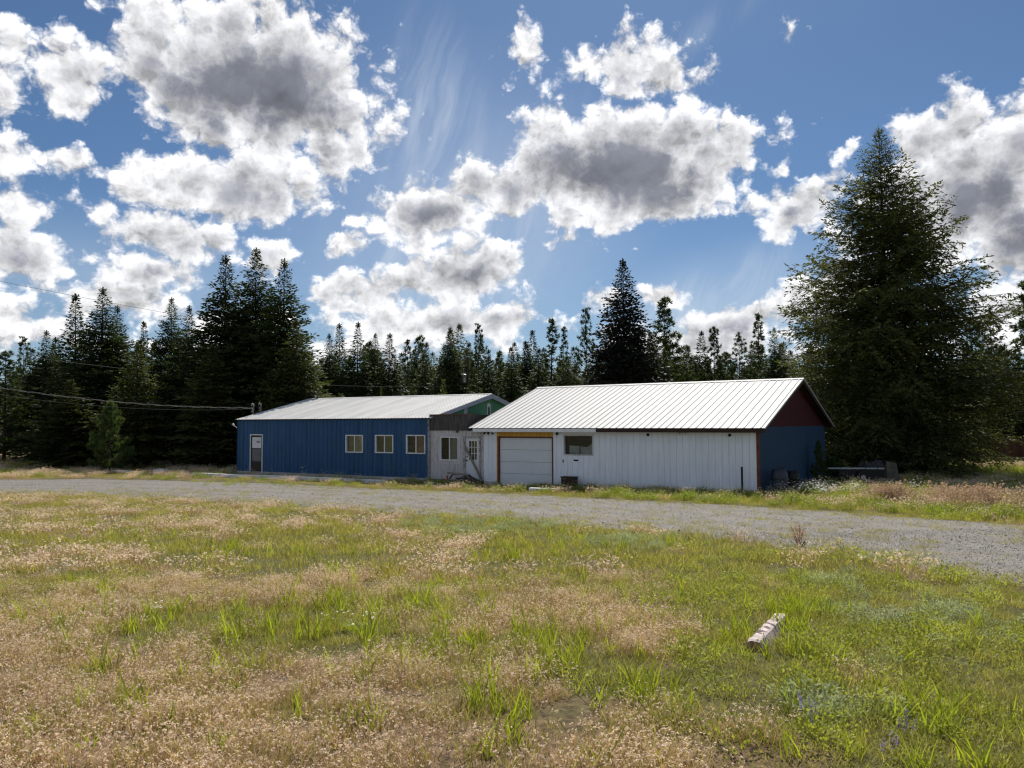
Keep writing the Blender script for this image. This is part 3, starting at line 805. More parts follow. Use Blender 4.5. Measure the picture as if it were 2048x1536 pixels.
ba = math.atan2(bz1 - bz0, bx1 - bx0); bl = math.hypot(bx1 - bx0, bz1 - bz0)
br = MB().box(0, bl, -.03, 0, -.05, .05).build('brace_plank', m_greywood, dfm, loc=(bx0, -.055, bz0)); br.rotation_euler = (0, -ba, 0)
# felt-covered band and its rusty edge, floor slab
fbb = link('fascia_band', None, LO)
nsl = 6
for k in range(nsl):
    a, b = BEND * k / nsl - (.06 if k == 0 else 0), BEND * (k + 1) / nsl
    MB().prism([(-.06 - .008 * (k % 2), zl1 + .005), (.15, zl1 + .005), (.15, zf1), (-.05 - .008 * (k % 2), zf1)][::-1], 'x', a, b).build('felt_sheet', m_shingle, fbb)
MB().box(BEND - .05, BEND - .003, .155, 2.1, zl1, zf1 - .001).box(BEND + .002, LENL + 1.6, 2.0, 2.1, zl1, zf1 - .002).build('felt_sheet', m_shingle, fbb)
MB().box(-.06, BEND, -.09, .6, zf1 + .003, zf1 + .04).box(BEND + .004, LENL + 1.6, 1.96, 2.3, zf1 + .003, zf1 + .038).build('roof_edge', m_rust, LO)
MB().box(-.06, BEND - .06, .6, 4.5, zf1 - .04, zf1 + .02).build('flat_roof', m_shingle, LO)
MB().box(-.10, -.002, -.06, .02, -.05, zl1).build('corner_strip', m_peel, LO)
xl_, zl_ = LB.hit(916, 862.5)
MB().tube([(xl_, -.05, zl_ + .02), (xl_, -.09, zl_ - .01), (xl_, -.10, zl_ - .08)], [.03, .045, .02], 8).build('porch_lamp', m_black, LO)
MB().box(-.3, LENL + .02, -1.3, -.0, -.12, .085).build('floor_slab', mat('brown_slab', (.10, .065, .05), .9, .25, 4, .4), LO)

# ------------------------------------------------------------------ ground
def vnoise(x, y, s, seed):
    x = np.asarray(x, float) / s + seed * 17.31; y = np.asarray(y, float) / s - seed * 9.77
    xi = np.floor(x).astype(np.int64); yi = np.floor(y).astype(np.int64)
    fx = x - xi; fy = y - yi
    fx = fx * fx * (3 - 2 * fx); fy = fy * fy * (3 - 2 * fy)
    def h(a, b):
        n = (a * 374761393 + b * 668265263 + seed * 1442695) & 0x7fffffff
        n = ((n ^ (n >> 13)) * 1274126177) & 0x7fffffff
        return ((n ^ (n >> 16)) & 0xffff) / 65535.0
    return (h(xi, yi) * (1 - fx) + h(xi + 1, yi) * fx) * (1 - fy) + (h(xi, yi + 1) * (1 - fx) + h(xi + 1, yi + 1) * fx) * fy

def fbm(x, y, s, seed, o=4):
    t = 0; a = .5; n = 0
    for k in range(o):
        t = t + a * vnoise(x, y, s / 2 ** k, seed + k); n += a; a *= .55
    return t / n

def patch(x, y, lst, soft=.6):
    t = np.zeros_like(np.asarray(x, float))
    for px, py, r in lst:
        g = ground(px, py)
        d = np.hypot((x - g.x), (y - g.y)) / r
        t = np.maximum(t, np.clip((1.25 - d) / soft, 0, 1))
    return t

NEAR_PX = [(-700,1000),(-300,990),(0,985),(200,992),(420,1002),(600,1012),(760,1022),(900,1032),(1100,1045),(1300,1062),(1500,1084),(1700,1114),(1850,1135),(2048,1171),(2300,1222)]
FAR_PX = [(-700,965),(-300,961),(0,959),(200,957),(420,962),(600,968),(760,976),(900,981),(1100,990),(1300,1001),(1500,1011),(1700,1024),(1850,1035),(2048,1049),(2300,1072)]
near_w = [ground(*p) for p in NEAR_PX]; far_w = [ground(*p) for p in FAR_PX]
poly = np.array([(p.x, p.y) for p in near_w] + [(p.x, p.y) for p in far_w[::-1]])
def inside(x, y, poly):
    x = np.asarray(x); y = np.asarray(y); r = np.zeros(x.shape, bool)
    j = len(poly) - 1
    for i in range(len(poly)):
        xi, yi = poly[i]; xj, yj = poly[j]
        c = ((yi > y) != (yj > y)) & (x < (xj - xi) * (y - yi) / (yj - yi + 1e-12) + xi)
        r ^= c; j = i
    return r
def edge_dist(x, y, pts):
    d = np.full(np.shape(x), 1e9)
    for a, b in zip(pts[:-1], pts[1:]):
        ex, ey = b.x - a.x, b.y - a.y; l2 = ex * ex + ey * ey
        t = np.clip(((x - a.x) * ex + (y - a.y) * ey) / l2, 0, 1)
        d = np.minimum(d, np.hypot(x - a.x - t * ex, y - a.y - t * ey))
    return d

DRY_P = [(250,1200,1.3),(620,1175,1.3),(730,1160,1.2),(1120,1235,1.0),(80,1120,1.6),(1270,1275,.6),(200,1350,1.2),(380,1480,1.3),(120,1480,1.2),(700,1500,1.0),(560,1370,1.0),(1000,1500,.5),(1560,1490,.55),(1350,1430,.6),(60,1250,1.4),(860,1110,1.2),(900,1250,.6),(450,1180,1.2)]
GREEN_P = [(800,1215,.9),(870,1250,.6),(480,1110,1.2),(590,1240,.8),(260,1085,1.2),(330,1100,1.2),(300,1250,.9),(520,1290,1.0),(905,1300,.7),(1010,1420,.5),(980,1330,.6),(1180,1300,.5),(560,1470,.3),(620,1460,.3),(210,1260,.6),(1950,1470,.6),(1870,1500,.45),(1540,1290,.8),(690,1330,.6),(620,1120,1.2),(1090,1100,2.0),(1180,1270,.5),(1260,1390,.5),(440,1240,.5),(740,1260,.6),(1130,1330,.4)]
FORB_P = [(1700,1380,1.2),(1560,1340,.8),(1850,1370,1.0),(1650,1450,.7),(1990,1300,1.0),(1400,1110,1.8),(1500,1160,1.5),(1480,1200,1.0)]
SAGE_P = [(1830,1200,1.1),(1960,1250,1.3),(1750,1240,.9),(1720,1170,.9),(1900,1330,.6),(1000,1055,2.0),(1250,1085,1.3),(1680,1440,.4)]
def fields(x, y):
    n1 = fbm(x, y, 2.6, 3); n2 = fbm(x, y, .9, 11, 3)
    n3 = fbm(x, y, .35, 19, 2); nf = np.clip((y - 7) / 4, 0, 1)
    base = .30 + (1.0 - .6 * nf) * (n1 - .5) + .8 * (n2 - .5) + .9 * (n3 - .5)
    nearleft = np.clip((8.5 - y) / 4, 0, 1) * np.clip((1.3 - x) / 2.0, 0, 1)
    right = np.clip((9 - y) / 3, 0, 1) * np.clip((x - 1.0) / 1.0, 0, 1)
    dry = base + .42 * nearleft - .20 * right + (.50 - .25 * nf) * patch(x, y, DRY_P, 1.0)
    grn = patch(x, y, GREEN_P, 1.0) * np.clip(1.6 * n2 - .15, 0, 1)
    forb = np.clip(patch(x, y, FORB_P, .8) + .45 * right, 0, 1)
    sage = patch(x, y, SAGE_P, .9)
    dry = np.clip(dry - .4 * grn - .15 * forb - .35 * sage, 0, 1)
    return dry, grn, forb, sage

def axis(segs):
    out = []
    for a, b, st in segs: out += list(np.arange(a, b - 1e-6, st))
    out.append(segs[-1][1])
    return np.array(out)
gxs = axis([(-3000,-600,300),(-600,-100,50),(-100,-36,4),(-36,-12,.5),(-12,12,.25),(12,36,.5),(36,100,4),(100,600,50),(600,3000,300)])
gys = axis([(-600,-20,58),(-20,1,1.5),(1,16,.2),(16,46,.4),(46,110,2.5),(110,600,35),(600,3600,300)])
X, Y = np.meshgrid(gxs, gys)
fine = (np.abs(X) < 36) & (Y > 1) & (Y < 46)
Z = zg(X, Y) + np.where(fine, .05 * (fbm(X, Y, 1.2, 5, 4) - .5) * np.clip((26 - Y) / 6, .3, 1), 0)
on_road = inside(X, Y, poly)
Z = np.where(on_road, zg(X, Y) - .03, Z)
near_house = np.clip((Y - 26) / 4, 0, 1)
nv = X.size; nx = len(gxs); ny = len(gys)
me = bpy.data.meshes.new('ground')
me.vertices.add(nv); me.vertices.foreach_set('co', np.stack([X, Y, Z], -1).astype(np.float32).ravel())
ii = np.arange((ny - 1) * nx).reshape(ny - 1, nx)[:, :-1]
q = np.stack([ii, ii + 1, ii + 1 + nx, ii + nx], -1).reshape(-1, 4)
me.loops.add(q.size); me.loops.foreach_set('vertex_index', q.ravel().astype(np.int32))
me.polygons.add(len(q)); me.polygons.foreach_set('loop_start', (np.arange(len(q)) * 4).astype(np.int32))
me.update(calc_edges=True)
me.polygons.foreach_set('use_smooth', [True] * len(q))
dry_, grn_, forb_, sage_ = fields(X.ravel(), Y.ravel())
at_ = me.attributes.new('dry', 'FLOAT', 'POINT'); at_.data.foreach_set('value', dry_.astype(np.float32))
m = bpy.data.materials.new('field_soil'); m.use_nodes = True
t = m.node_tree; n = NT(t); b = t.nodes['Principled BSDF']
tcn = n.n('ShaderNodeTexCoord')
da_ = n.n('ShaderNodeAttribute', attribute_name='dry').outputs['Fac']
nz = n.noise(tcn.outputs['Object'], 1.7, 8, .7); nz2 = n.noise(tcn.outputs['Object'], 14.0, 6, .7)
c = n.mix(n.sstep(n.m('MULTIPLY_ADD', nz, .6, da_), .45, .95), (.105, .105, .038), (.23, .155, .095))
c = n.mix(n.sstep(nz2, .42, .68), c, (.065, .048, .032))
t.links.new(c, b.inputs['Base Color']); b.inputs['Roughness'].default_value = .95; b.inputs['Specular IOR Level'].default_value = .1
bn = n.n('ShaderNodeBump', ins={'Strength': .9, 'Distance': .03, 'Height': n.noise(tcn.outputs['Object'], 22, 8, .7)}); t.links.new(bn.outputs[0], b.inputs['Normal'])
me.materials.append(m)
tag(link('ground', me), kind='structure')

# gravel drive
K = 26
def resample(pts, n):
    d = np.concatenate([[0], np.cumsum([(b - a).length for a, b in zip(pts[:-1], pts[1:])])])
    s = np.linspace(0, d[-1], n)
    return np.stack([np.interp(s, d, [p[k] for p in pts]) for k in range(2)], -1)
NP = 420
A = resample(near_w, NP); B = resample(far_w, NP)
tt = np.linspace(0, 1, K)[:, None, None]
G = A[None] * (1 - tt) + B[None] * tt
wob = (fbm(G[..., 0], G[..., 1], .8, 41, 4) - .5) * .9
edge = (np.abs(tt[..., 0] - .5) * 2) ** 8
G[..., 1] += wob * edge * 1.2
gx_, gy_ = G[..., 0], G[..., 1]
gz_ = zg(gx_, gy_) + .012 - .05 * edge ** 2 + .035 * (fbm(gx_, gy_ * 2.2, 1.6, 51, 4) - .5)
me = bpy.data.meshes.new('gravel_road')
me.vertices.add(G.shape[0] * G.shape[1]); me.vertices.foreach_set('co', np.stack([gx_, gy_, gz_], -1).astype(np.float32).ravel())
ii = np.arange((K - 1) * NP).reshape(K - 1, NP)[:, :-1]
q = np.stack([ii, ii + 1, ii + 1 + NP, ii + NP], -1).reshape(-1, 4)
me.loops.add(q.size); me.loops.foreach_set('vertex_index', q.ravel().astype(np.int32))
me.polygons.add(len(q)); me.polygons.foreach_set('loop_start', (np.arange(len(q)) * 4).astype(np.int32))
me.update(calc_edges=True); me.polygons.foreach_set('use_smooth', [True] * len(q))
at_ = me.attributes.new('across', 'FLOAT', 'POINT'); at_.data.foreach_set('value', np.broadcast_to(tt[..., 0], (K, NP)).astype(np.float32).ravel())
m = bpy.data.materials.new('gravel_bed'); m.use_nodes = True
t = m.node_tree; n = NT(t); b = t.nodes['Principled BSDF']
tcn = n.n('ShaderNodeTexCoord'); ob = tcn.outputs['Object']
vo = n.n('ShaderNodeTexVoronoi', ins={'Vector': ob, 'Scale': 26.0})
vo2 = n.n('ShaderNodeTexVoronoi', ins={'Vector': ob, 'Scale': 60.0})
sp = n.n('ShaderNodeSeparateColor', ins={0: vo.outputs['Color']})
sp2 = n.n('ShaderNodeSeparateColor', ins={0: vo2.outputs['Color']})
v_ = n.m('MULTIPLY_ADD', sp.outputs[0], .5, n.m('MULTIPLY', sp2.outputs[1], .5))
c = n.mix(v_, (.10, .093, .082), (.30, .278, .245))
big = n.noise(n.v('MULTIPLY', ob, (.35, 1.0, 1)), .9, 6, .65, .3)
c = n.mix(n.m('MULTIPLY', n.sstep(big, .46, .70), .65), c, (.185, .158, .122))
trk = n.n('ShaderNodeAttribute', attribute_name='across').outputs['Fac']
wv = n.m('SINE', n.m('MULTIPLY_ADD', n.noise(ob, .25, 3, .5), 5.0, n.m('MULTIPLY', trk, 34.0)))
c = n.mix(n.m('MULTIPLY', n.sstep(wv, -.2, .9), .30), c, (.13, .125, .118))
c = n.mix(n.m('MULTIPLY', n.sstep(n.noise(ob, .55, 5, .7), .56, .70), .6), c, (.10, .098, .045))
t.links.new(c, b.inputs['Base Color']); b.inputs['Roughness'].default_value = .9; b.inputs['Specular IOR Level'].default_value = .25
h = n.m('ADD', n.m('MULTIPLY', vo.outputs['Distance'], -1.0), n.m('MULTIPLY', n.noise(ob, 70, 3, .6), .3))
bn = n.n('ShaderNodeBump', ins={'Strength': .9, 'Distance': .025, 'Height': h}); t.links.new(bn.outputs[0], b.inputs['Normal'])
me.materials.append(m)
tag(link('gravel_road', me), kind='structure')

# ------------------------------------------------------------------ trees
def quads_mesh(name, V4, mats, extra=None):
    """V4: (n,4,3) corner points of small leaf-like faces"""
    n_ = len(V4)
    me = bpy.data.meshes.new(name)
    me.vertices.add(n_ * 4); me.vertices.foreach_set('co', V4.astype(np.float32).ravel())
    me.loops.add(n_ * 4); me.loops.foreach_set('vertex_index', np.arange(n_ * 4, dtype=np.int32))
    me.polygons.add(n_); me.polygons.foreach_set('loop_start', (np.arange(n_) * 4).astype(np.int32))
    me.update(calc_edges=True)
    me.materials.append(mats)
    return me

def norm(a): return a / (np.linalg.norm(a, axis=-1, keepdims=True) + 1e-9)

def leaf_quads(B, d, s, l, w, bow=0.0, rs=None):
    l = l[:, None]; w = w[:, None]
    mid = B + d * l * .45
    return np.stack([B, mid + s * w, B + d * l, mid - s * w], 1)

def conifer(seed, H, Rm, nb, name, leaf, prof, elf, droop=.12, lift=.10, tl=.26, tw=.045, bsp=.20, tsp=.11, side=.42, hang=.15, h0=.04, jit=.22, limb_r=.035, trunk_r=None, lobes=0.0, ejit=.14):
    g = np.random.default_rng(seed)
    quads = []; tm = MB()
    trunk_r = trunk_r or H * .013
    lean = g.normal(0, .006, 2)
    tm.tube([(lean[0] * z * z / H, lean[1] * z * z / H, z) for z in np.linspace(-.1, H * .985, 8)], [trunk_r * (1.25 if k == 0 else 1) * max(.06, 1 - z / H * .97) for k, z in enumerate(np.linspace(0, H, 8))], 8)
    ph = g.uniform(0, 6.28, 4)
    for i in range(nb):
        h = h0 + (.985 - h0) * (i + g.uniform(0, 1)) / nb
        h = min(.99, 1 - (1 - h) ** 1.16)
        a = i * 2.39996 + g.normal(0, .35)
        lob = 1 + lobes * (.6 * math.sin(2 * a + ph[0] + h * 5) + .5 * math.sin(3 * a + ph[1] - h * 9) + .4 * math.sin(5 * a + ph[2] + h * 17))
        L = Rm * prof(h) * min(1.30, max(.4, 1 + g.normal(0, jit)) * lob)
        L = max(L, .10)
        e = elf(h) + g.normal(0, ejit)
        hd = np.array([math.cos(a), math.sin(a), 0]); z = np.array([0, 0, 1.0])
        root = np.array([lean[0] * (h * H) ** 2 / H, lean[1] * (h * H) ** 2 / H, h * H])
        def P(t): return root + np.outer(t, hd) * L * math.cos(e) + np.outer(L * (math.sin(e) * t - droop * t ** 2 + lift * t ** 3), z)
        def T(t): return norm(hd * math.cos(e) + np.outer(math.sin(e) - 2 * droop * t + 3 * lift * t ** 2, z))
        if L > .8:
            k = 5 if L > 2 else 3
            pp = P(np.linspace(0, .93, k))
            tm.tube(pp, [limb_r * L / 3.0 * (1 - .85 * j / (k - 1)) + .004 for j in range(k)], 4, cap=False)
        m = max(3, int(L / bsp))
        t = np.linspace(.10, 1, m) + g.normal(0, .25 / m, m); t = np.clip(t, .05, 1)
        pos = P(t); tan = T(t)
        sv = norm(np.cross(tan, z)); sg = np.where(np.arange(m) % 2 == 0, 1.0, -1.0)[:, None]
        ls = (L * side * np.clip(1 - t, 0, 1) ** .75 * np.clip(t * 3.5, .25, 1) + tl * .9 * min(1, .35 + L / Rm * 1.6)) * g.uniform(.65, 1.25, m)
        ang = g.uniform(.75, 1.15, m)[:, None]
        db = norm(tan * np.cos(ang) + sv * sg * np.sin(ang) + z * g.normal(-.08, .16, (m, 1)))
        kk = max(2, int(math.ceil(ls.max() / tsp)))
        j = (np.arange(kk) + .4) * tsp
        mask = j[None, :] < ls[:, None]
        pj = pos[:, None] + db[:, None] * j[None, :, None] - z * (hang * j ** 2)[None, :, None]
        perp = norm(np.cross(db, z))[:, None] * np.where(np.arange(kk) % 2 == 0, 1.0, -1.0)[None, :, None]
        td = norm(db[:, None] * .8 + perp * g.uniform(.35, .9, (m, kk, 1)) + z * g.normal(-.12, .28, (m, kk, 1)))
        B = pj[mask]; d = td[mask]
        n_ = len(B)
        nrm = norm(np.array([0, 0, 1.0]) + g.normal(0, .55, (n_, 3)))
        s = norm(np.cross(d, nrm))
        tk = min(1, .5 + L / Rm)
        l = tl * tk * g.uniform(.65, 1.35, n_); w = tw * tk * g.uniform(.7, 1.3, n_)
        quads.append(leaf_quads(B, d, s, l, w))
        # tips
        d2 = norm(db + z * g.normal(.02, .12, (m, 1))); B2 = pos + db * (ls * .9)[:, None] - z * (hang * ls ** 2)[:, None]
        s2 = norm(np.cross(d2, norm(np.array([0, 0, 1.0]) + g.normal(0, .5, (m, 3)))))
        quads.append(leaf_quads(B2, d2, s2, tl * tk * g.uniform(.8, 1.4, m), tw * tk * g.uniform(.8, 1.3, m)))
    # leader
    for k in range(26):
        zz = H * (.955 + .05 * k / 26); a = k * 2.4
        d = norm(np.array([[math.cos(a) * .6, math.sin(a) * .6, .75]])); B = np.array([[0, 0, zz]]) + np.array([[lean[0], lean[1], 0]]) * zz * zz / H
        quads.append(leaf_quads(B, d, norm(np.cross(d, np.array([[0, 0, 1.0]]))), np.array([tl * (.9 - .6 * k / 26)]), np.array([tw * .8])))
    Q = np.concatenate(quads)
    return quads_mesh('crown', Q, leaf), tm.mesh('trunk', m_bark, True), H, Rm

def pine(seed, H, Rm, nb, leaf, prof, h0=.35, tuft=.32, needles=16, nw=.022, up=.35, tufts=3.2, clump=.5, trunk_r=None):
    g = np.random.default_rng(seed)
    quads = []; tm = MB(); trunk_r = trunk_r or H * .011
    bend = g.normal(0, .01, 2)
    tm.tube([(bend[0] * z * z / H, bend[1] * z * z / H, z) for z in np.linspace(-.1, H * .99, 9)], [trunk_r * max(.07, 1 - z / H * .95) for z in np.linspace(0, H, 9)], 8)
    z3 = np.array([0, 0, 1.0])
    for i in range(nb):
        h = h0 + (.99 - h0) * (i + g.uniform(0, 1)) / nb
        a = i * 2.39996 + g.normal(0, .5)
        L = max(.2, Rm * prof(h) * g.uniform(.55, 1.25))
        e = up * (h - .35) * 1.6 + g.normal(0, .15)
        hd = np.array([math.cos(a), math.sin(a), 0])
        root = np.array([bend[0] * (h * H) ** 2 / H, bend[1] * (h * H) ** 2 / H, h * H])
        def P(t): return root + np.outer(t, hd) * L * math.cos(e) + np.outer(L * (math.sin(e) * t - .12 * t + .30 * t ** 2.2), z3)
        tm.tube(P(np.linspace(0, 1, 4)), [.012 * L + .012, .010 * L + .008, .007 * L + .005, .004], 4, cap=False)
        nt = max(2, int(L * tufts))
        t = g.uniform(.35, 1.02, nt) ** .8
        c = P(t) + g.normal(0, .10 + .09 * L, (nt, 3)) * np.array([1, 1, .6]) * clump
        ax = norm(hd * .55 + z3 * .65 + g.normal(0, .45, (nt, 3)))
        u = norm(g.normal(0, 1, (nt, needles, 3)) + ax[:, None] * 1.15)
        B = np.repeat(c, needles, 0); d = u.reshape(-1, 3)
        s = norm(np.cross(d, g.normal(0, 1, d.shape)))
        n_ = len(B)
        quads.append(leaf_quads(B, d, s, tuft * g.uniform(.7, 1.2, n_), nw * g.uniform(.7, 1.3, n_)))
    for k in range(40):
        d = norm(g.normal(0, .5, (1, 3)) + z3 * 1.0); B = np.array([[bend[0] * H, bend[1] * H, H * g.uniform(.96, 1.0)]])
        quads.append(leaf_quads(B, d, norm(np.cross(d, g.normal(0, 1, (1, 3)))), np.array([tuft]), np.array([nw])))
    return quads_mesh('crown', np.concatenate(quads), leaf), tm.mesh('trunk', m_bark, True), H, Rm

l_fir = leafmat('fir_needles', (0.032, 0.052, 0.018), (0.052, 0.078, 0.028), .22, .65, .18, .5, (1.3, 1.2, .5))
l_olive = leafmat('olive_fir_needles', (0.052, 0.068, 0.022), (0.088, 0.102, 0.035), .32, .6, .1, .45, (1.3, 1.2, .5))
l_spruce = leafmat('spruce_needles', (0.026, 0.03, 0.025), (0.042, 0.043, 0.034), .14, .6, .1, .6)
l_pine = leafmat('pine_needles', (0.036, 0.058, 0.02), (0.058, 0.085, 0.032), .30, .55, .2, .6, (1.3, 1.2, .5))
l_young = leafmat('young_pine_needles', (.062, .093, .029), (.098, .132, .046), .32, .5, .15, 1.2)
l_pale = leafmat('pale_fir_needles', (.085, .110, .030), (.125, .145, .050), .4, .5, .15, 1.2)

def cone(c, p=.8, b=.12):
    def f(h):
        q = c * max(0, 1 - h) ** p
        return (q if q < .8 else .8 + .2 * (1 - math.exp(-(q - .8) / .2))) * min(1, .6 + .4 * h / b)
    return f
fir_a = conifer(1, 16, 3.7, 430, 'fir', l_fir, cone(1.60, 1.08), lambda h: -.16 + .60 * h, tl=.36, tw=.078, bsp=.20, tsp=.14, lobes=.20, jit=.28)
fir_b = conifer(2, 16, 3.4, 390, 'fir', l_fir, cone(1.5, 1.05), lambda h: -.20 + .72 * h, tl=.36, tw=.078, bsp=.20, tsp=.14, lobes=.24, jit=.34)
fir_c = conifer(3, 14, 2.4, 320, 'fir', l_fir, cone(1.45, 1.1), lambda h: -.15 + .65 * h, tl=.38, tw=.09, bsp=.23, tsp=.165, lobes=.22, jit=.36)
fir_d = conifer(4, 14, 2.9, 310, 'fir', l_olive, cone(1.6, 1.05), lambda h: -.2 + .7 * h, tl=.38, tw=.088, bsp=.23, tsp=.165, lobes=.24, jit=.36)
spruce = conifer(5, 15.5, 3.5, 520, 'spruce', l_spruce, cone(1.45, 1.0), lambda h: -.30 + .6 * h, droop=.16, lift=.20, tl=.30, tw=.095, bsp=.21, tsp=.15, hang=.35, jit=.12, lobes=.03)
bigprof = lambda h: min(1, 1.55 * max(0, 1 - h) ** .98) * (.86 + .14 * min(1, h / .15))
big = conifer(6, 18.5, 6.3, 620, 'fir', l_olive, bigprof, lambda h: -.25 + .80 * h, droop=.10, lift=.08, tl=.30, tw=.046, bsp=.19, tsp=.095, side=.40, hang=.42, jit=.34, lobes=.26, limb_r=.03, h0=.03, ejit=.20)
pine_a = pine(7, 15, 2.4, 92, l_pine, lambda h: min(1, (1 - h) * 1.7 + .12), h0=.15, tuft=.38, nw=.036, needles=20)
pine_b = pine(8, 15, 1.5, 84, l_pine, lambda h: min(1, (1 - h) * 1.7 + .15), h0=.22, tuft=.38, nw=.036, needles=20)
pine_c = pine(9, 14, 2.6, 130, l_pine, lambda h: min(1, (1 - h) * 1.35 + .12), h0=.06, tuft=.40, nw=.038, needles=20)
sapling = pine(10, 3.6, 1.35, 64, l_young, lambda h: min(1, (1 - h) * 1.35 + .12) * min(1, .5 + h * 2), h0=.10, tuft=.24, nw=.016, needles=40, tufts=8, up=.8, clump=.35, trunk_r=.055)
youngfir = conifer(11, 3.2, 1.0, 90, 'fir', l_pale, cone(.85), lambda h: .05 + .7 * h, tl=.16, tw=.03, bsp=.12, tsp=.09, limb_r=.03)

def tree(kind, name, proto, px, topy, D, halfpx, label, cat='tree', rot=None, group=None, dz=-.05):
    cm, tmh, H, Rm = proto
    basep = at(px, 847, D)
    z0 = zgf(basep.x, D) + dz
    h = at(px, topy, D).z - z0
    w = halfpx * D / F
    o = thing(name, label, cat, (basep.x, D, z0), RNG.uniform(0, 6.28) if rot is None else rot, group)
    o.scale = (w / Rm, w / Rm, h / H)
    link('trunk', tmh, o); link('crown', cm, o)
    return o

T = tree
# right: the great fir beside the garage
T('fir', 'fir_tree', big, 1781, 254, 42.5, 198, 'huge ragged fir towering beside the maroon gable', rot=1.1)
T('spruce', 'spruce_tree', spruce, 1250, 520, 62, 92, 'tall tidy dark spruce rising behind the white garage roof')
# left group
T('fir', 'fir_tree', fir_a, 508, 497, 54, 105, 'tallest dark fir of the trio behind the blue building')
T('fir', 'fir_tree', fir_b, 447, 512, 55.5, 98, 'dark fir making the left peak of the tall trio')
T('fir', 'fir_tree', fir_b, 564, 519, 52, 92, 'dark fir making the right peak of the tall trio', rot=2.0)
T('fir', 'fir_tree', fir_d, 590, 640, 49, 66, 'olive lower fir overhanging the left end of the blue roof')
T('fir', 'fir_tree', fir_a, 340, 596, 62, 66, 'rounded dark fir left of the tall trio, in the dip')
T('fir', 'fir_tree', fir_b, 374, 612, 58, 60, 'shorter dark fir leaning against the tall trio', rot=.8)
T('fir', 'fir_tree', fir_a, 201, 576, 55, 88, 'broad dark fir topping the far left clump')
T('fir', 'fir_tree', fir_c, 149, 590, 57, 60, 'slim fir just left of the broad clump top')
T('fir', 'fir_tree', fir_b, 229, 612, 58, 66, 'fir at the right shoulder of the far left clump')
T('fir', 'fir_tree', fir_d, 272, 688, 50, 60, 'grey-green middling fir behind the young pine')
T('fir', 'fir_tree', fir_c, 288, 644, 66, 40, 'thin greyish fir with spiky top in the gap of the left woods')
T('fir', 'fir_tree', fir_d, 420, 690, 50, 72, 'olive fir low in front of the tall trio')
T('fir', 'fir_tree', fir_b, 88, 661, 60, 56, 'dark fir second in from the left picture edge')
T('fir', 'fir_tree', fir_c, 112, 676, 63, 44, 'small dark fir tucked behind the far left clump')
T('pine', 'pine_tree', pine_a, 43, 676, 66, 36, 'open tufted pine poking up at far left')
T('pine', 'pine_tree', pine_c, 10, 705, 56, 60, 'bushy grey pine at the left picture edge')
T('fir', 'fir_tree', fir_d, 140, 760, 50, 70, 'low dense fir under the far left clump', rot=.3)
T('fir', 'fir_tree', fir_c, -70, 650, 60, 70, 'dark fir cut by the left picture edge')
# back row behind the roofs, left to right
T('fir', 'fir_tree', fir_b, 657, 668, 74, 44, 'fir standing first right of the tall trio')
T('fir', 'fir_tree', fir_c, 681, 648, 78, 42, 'paler fir of the twin tips above the blue roof')
T('fir', 'fir_tree', fir_c, 713, 645, 77, 42, 'darker and taller of the twin fir tips above the blue roof', rot=2.2)
T('fir', 'fir_tree', fir_b, 750, 667, 80, 42, 'slim fir next right of the twin tips')
T('fir', 'fir_tree', fir_c, 775, 668, 76, 44, 'pointed fir mid-way above the blue roof ridge', rot=.5)
T('pine', 'pine_tree', pine_b, 815, 682, 88, 22, 'thin scraggly pine above the blue roof')
T('fir', 'fir_tree', fir_c, 850, 685, 78, 34, 'narrow fir left of the broad fir near the pole', rot=1.5)
T('fir', 'fir_tree', fir_a, 901, 654, 76, 52, 'broad fir just left of the utility pole')
T('pine', 'pine_tree', pine_a, 957, 650, 84, 30, 'tufted pine just right of the utility pole')
T('fir', 'fir_tree', fir_c, 975, 700, 80, 36, 'dark fir at the foot of the tufted pine')
T('pine', 'pine_tree', pine_b, 998, 706, 86, 22, 'leaning slim pine above the green gable')
T('fir', 'fir_tree', fir_c, 1025, 695, 80, 40, 'pointed fir above the gap between the roofs')
T('fir', 'fir_tree', fir_c, 1075, 698, 82, 38, 'pointed fir over the left end of the white roof', rot=1.0)
T('pine', 'pine_tree', pine_b, 1102, 639, 92, 30, 'taller of two thin pines over the white roof')
T('pine', 'pine_tree', pine_b, 1126, 656, 94, 18, 'shorter and thinner of two pines over the white roof', rot=2.0)
T('fir', 'fir_tree', fir_d, 1135, 712, 88, 44, 'olive fir low between thin pines and the dark spruce')
T('pine', 'pine_tree', pine_a, 1174, 619, 84, 38, 'pine standing close left of the dark spruce')
T('pine', 'pine_tree', pine_c, 1333, 598, 72, 62, 'full pine standing close right of the dark spruce')
T('fir', 'fir_tree', fir_d, 1330, 700, 66, 46, 'olive fir at the right foot of the dark spruce')
T('fir', 'fir_tree', fir_c, 1386, 730, 92, 22, 'small fir in the sky gap right of the spruce')
T('pine', 'pine_tree', pine_c, 1430, 656, 88, 40, 'conical pine right of the sky gap')
T('pine', 'pine_tree', pine_a, 1481, 668, 90, 36, 'soft pine between the conical pine and the thin one')
T('pine', 'pine_tree', pine_b, 1520, 629, 86, 28, 'thin bare-stemmed pine left of the huge fir')
T('fir', 'fir_tree', fir_b, 1552, 655, 72, 44, 'fir half hidden by the left side of the huge fir')
T('fir', 'fir_tree', fir_d, 1590, 720, 56, 46, 'yellowish fir low behind the white roof end')
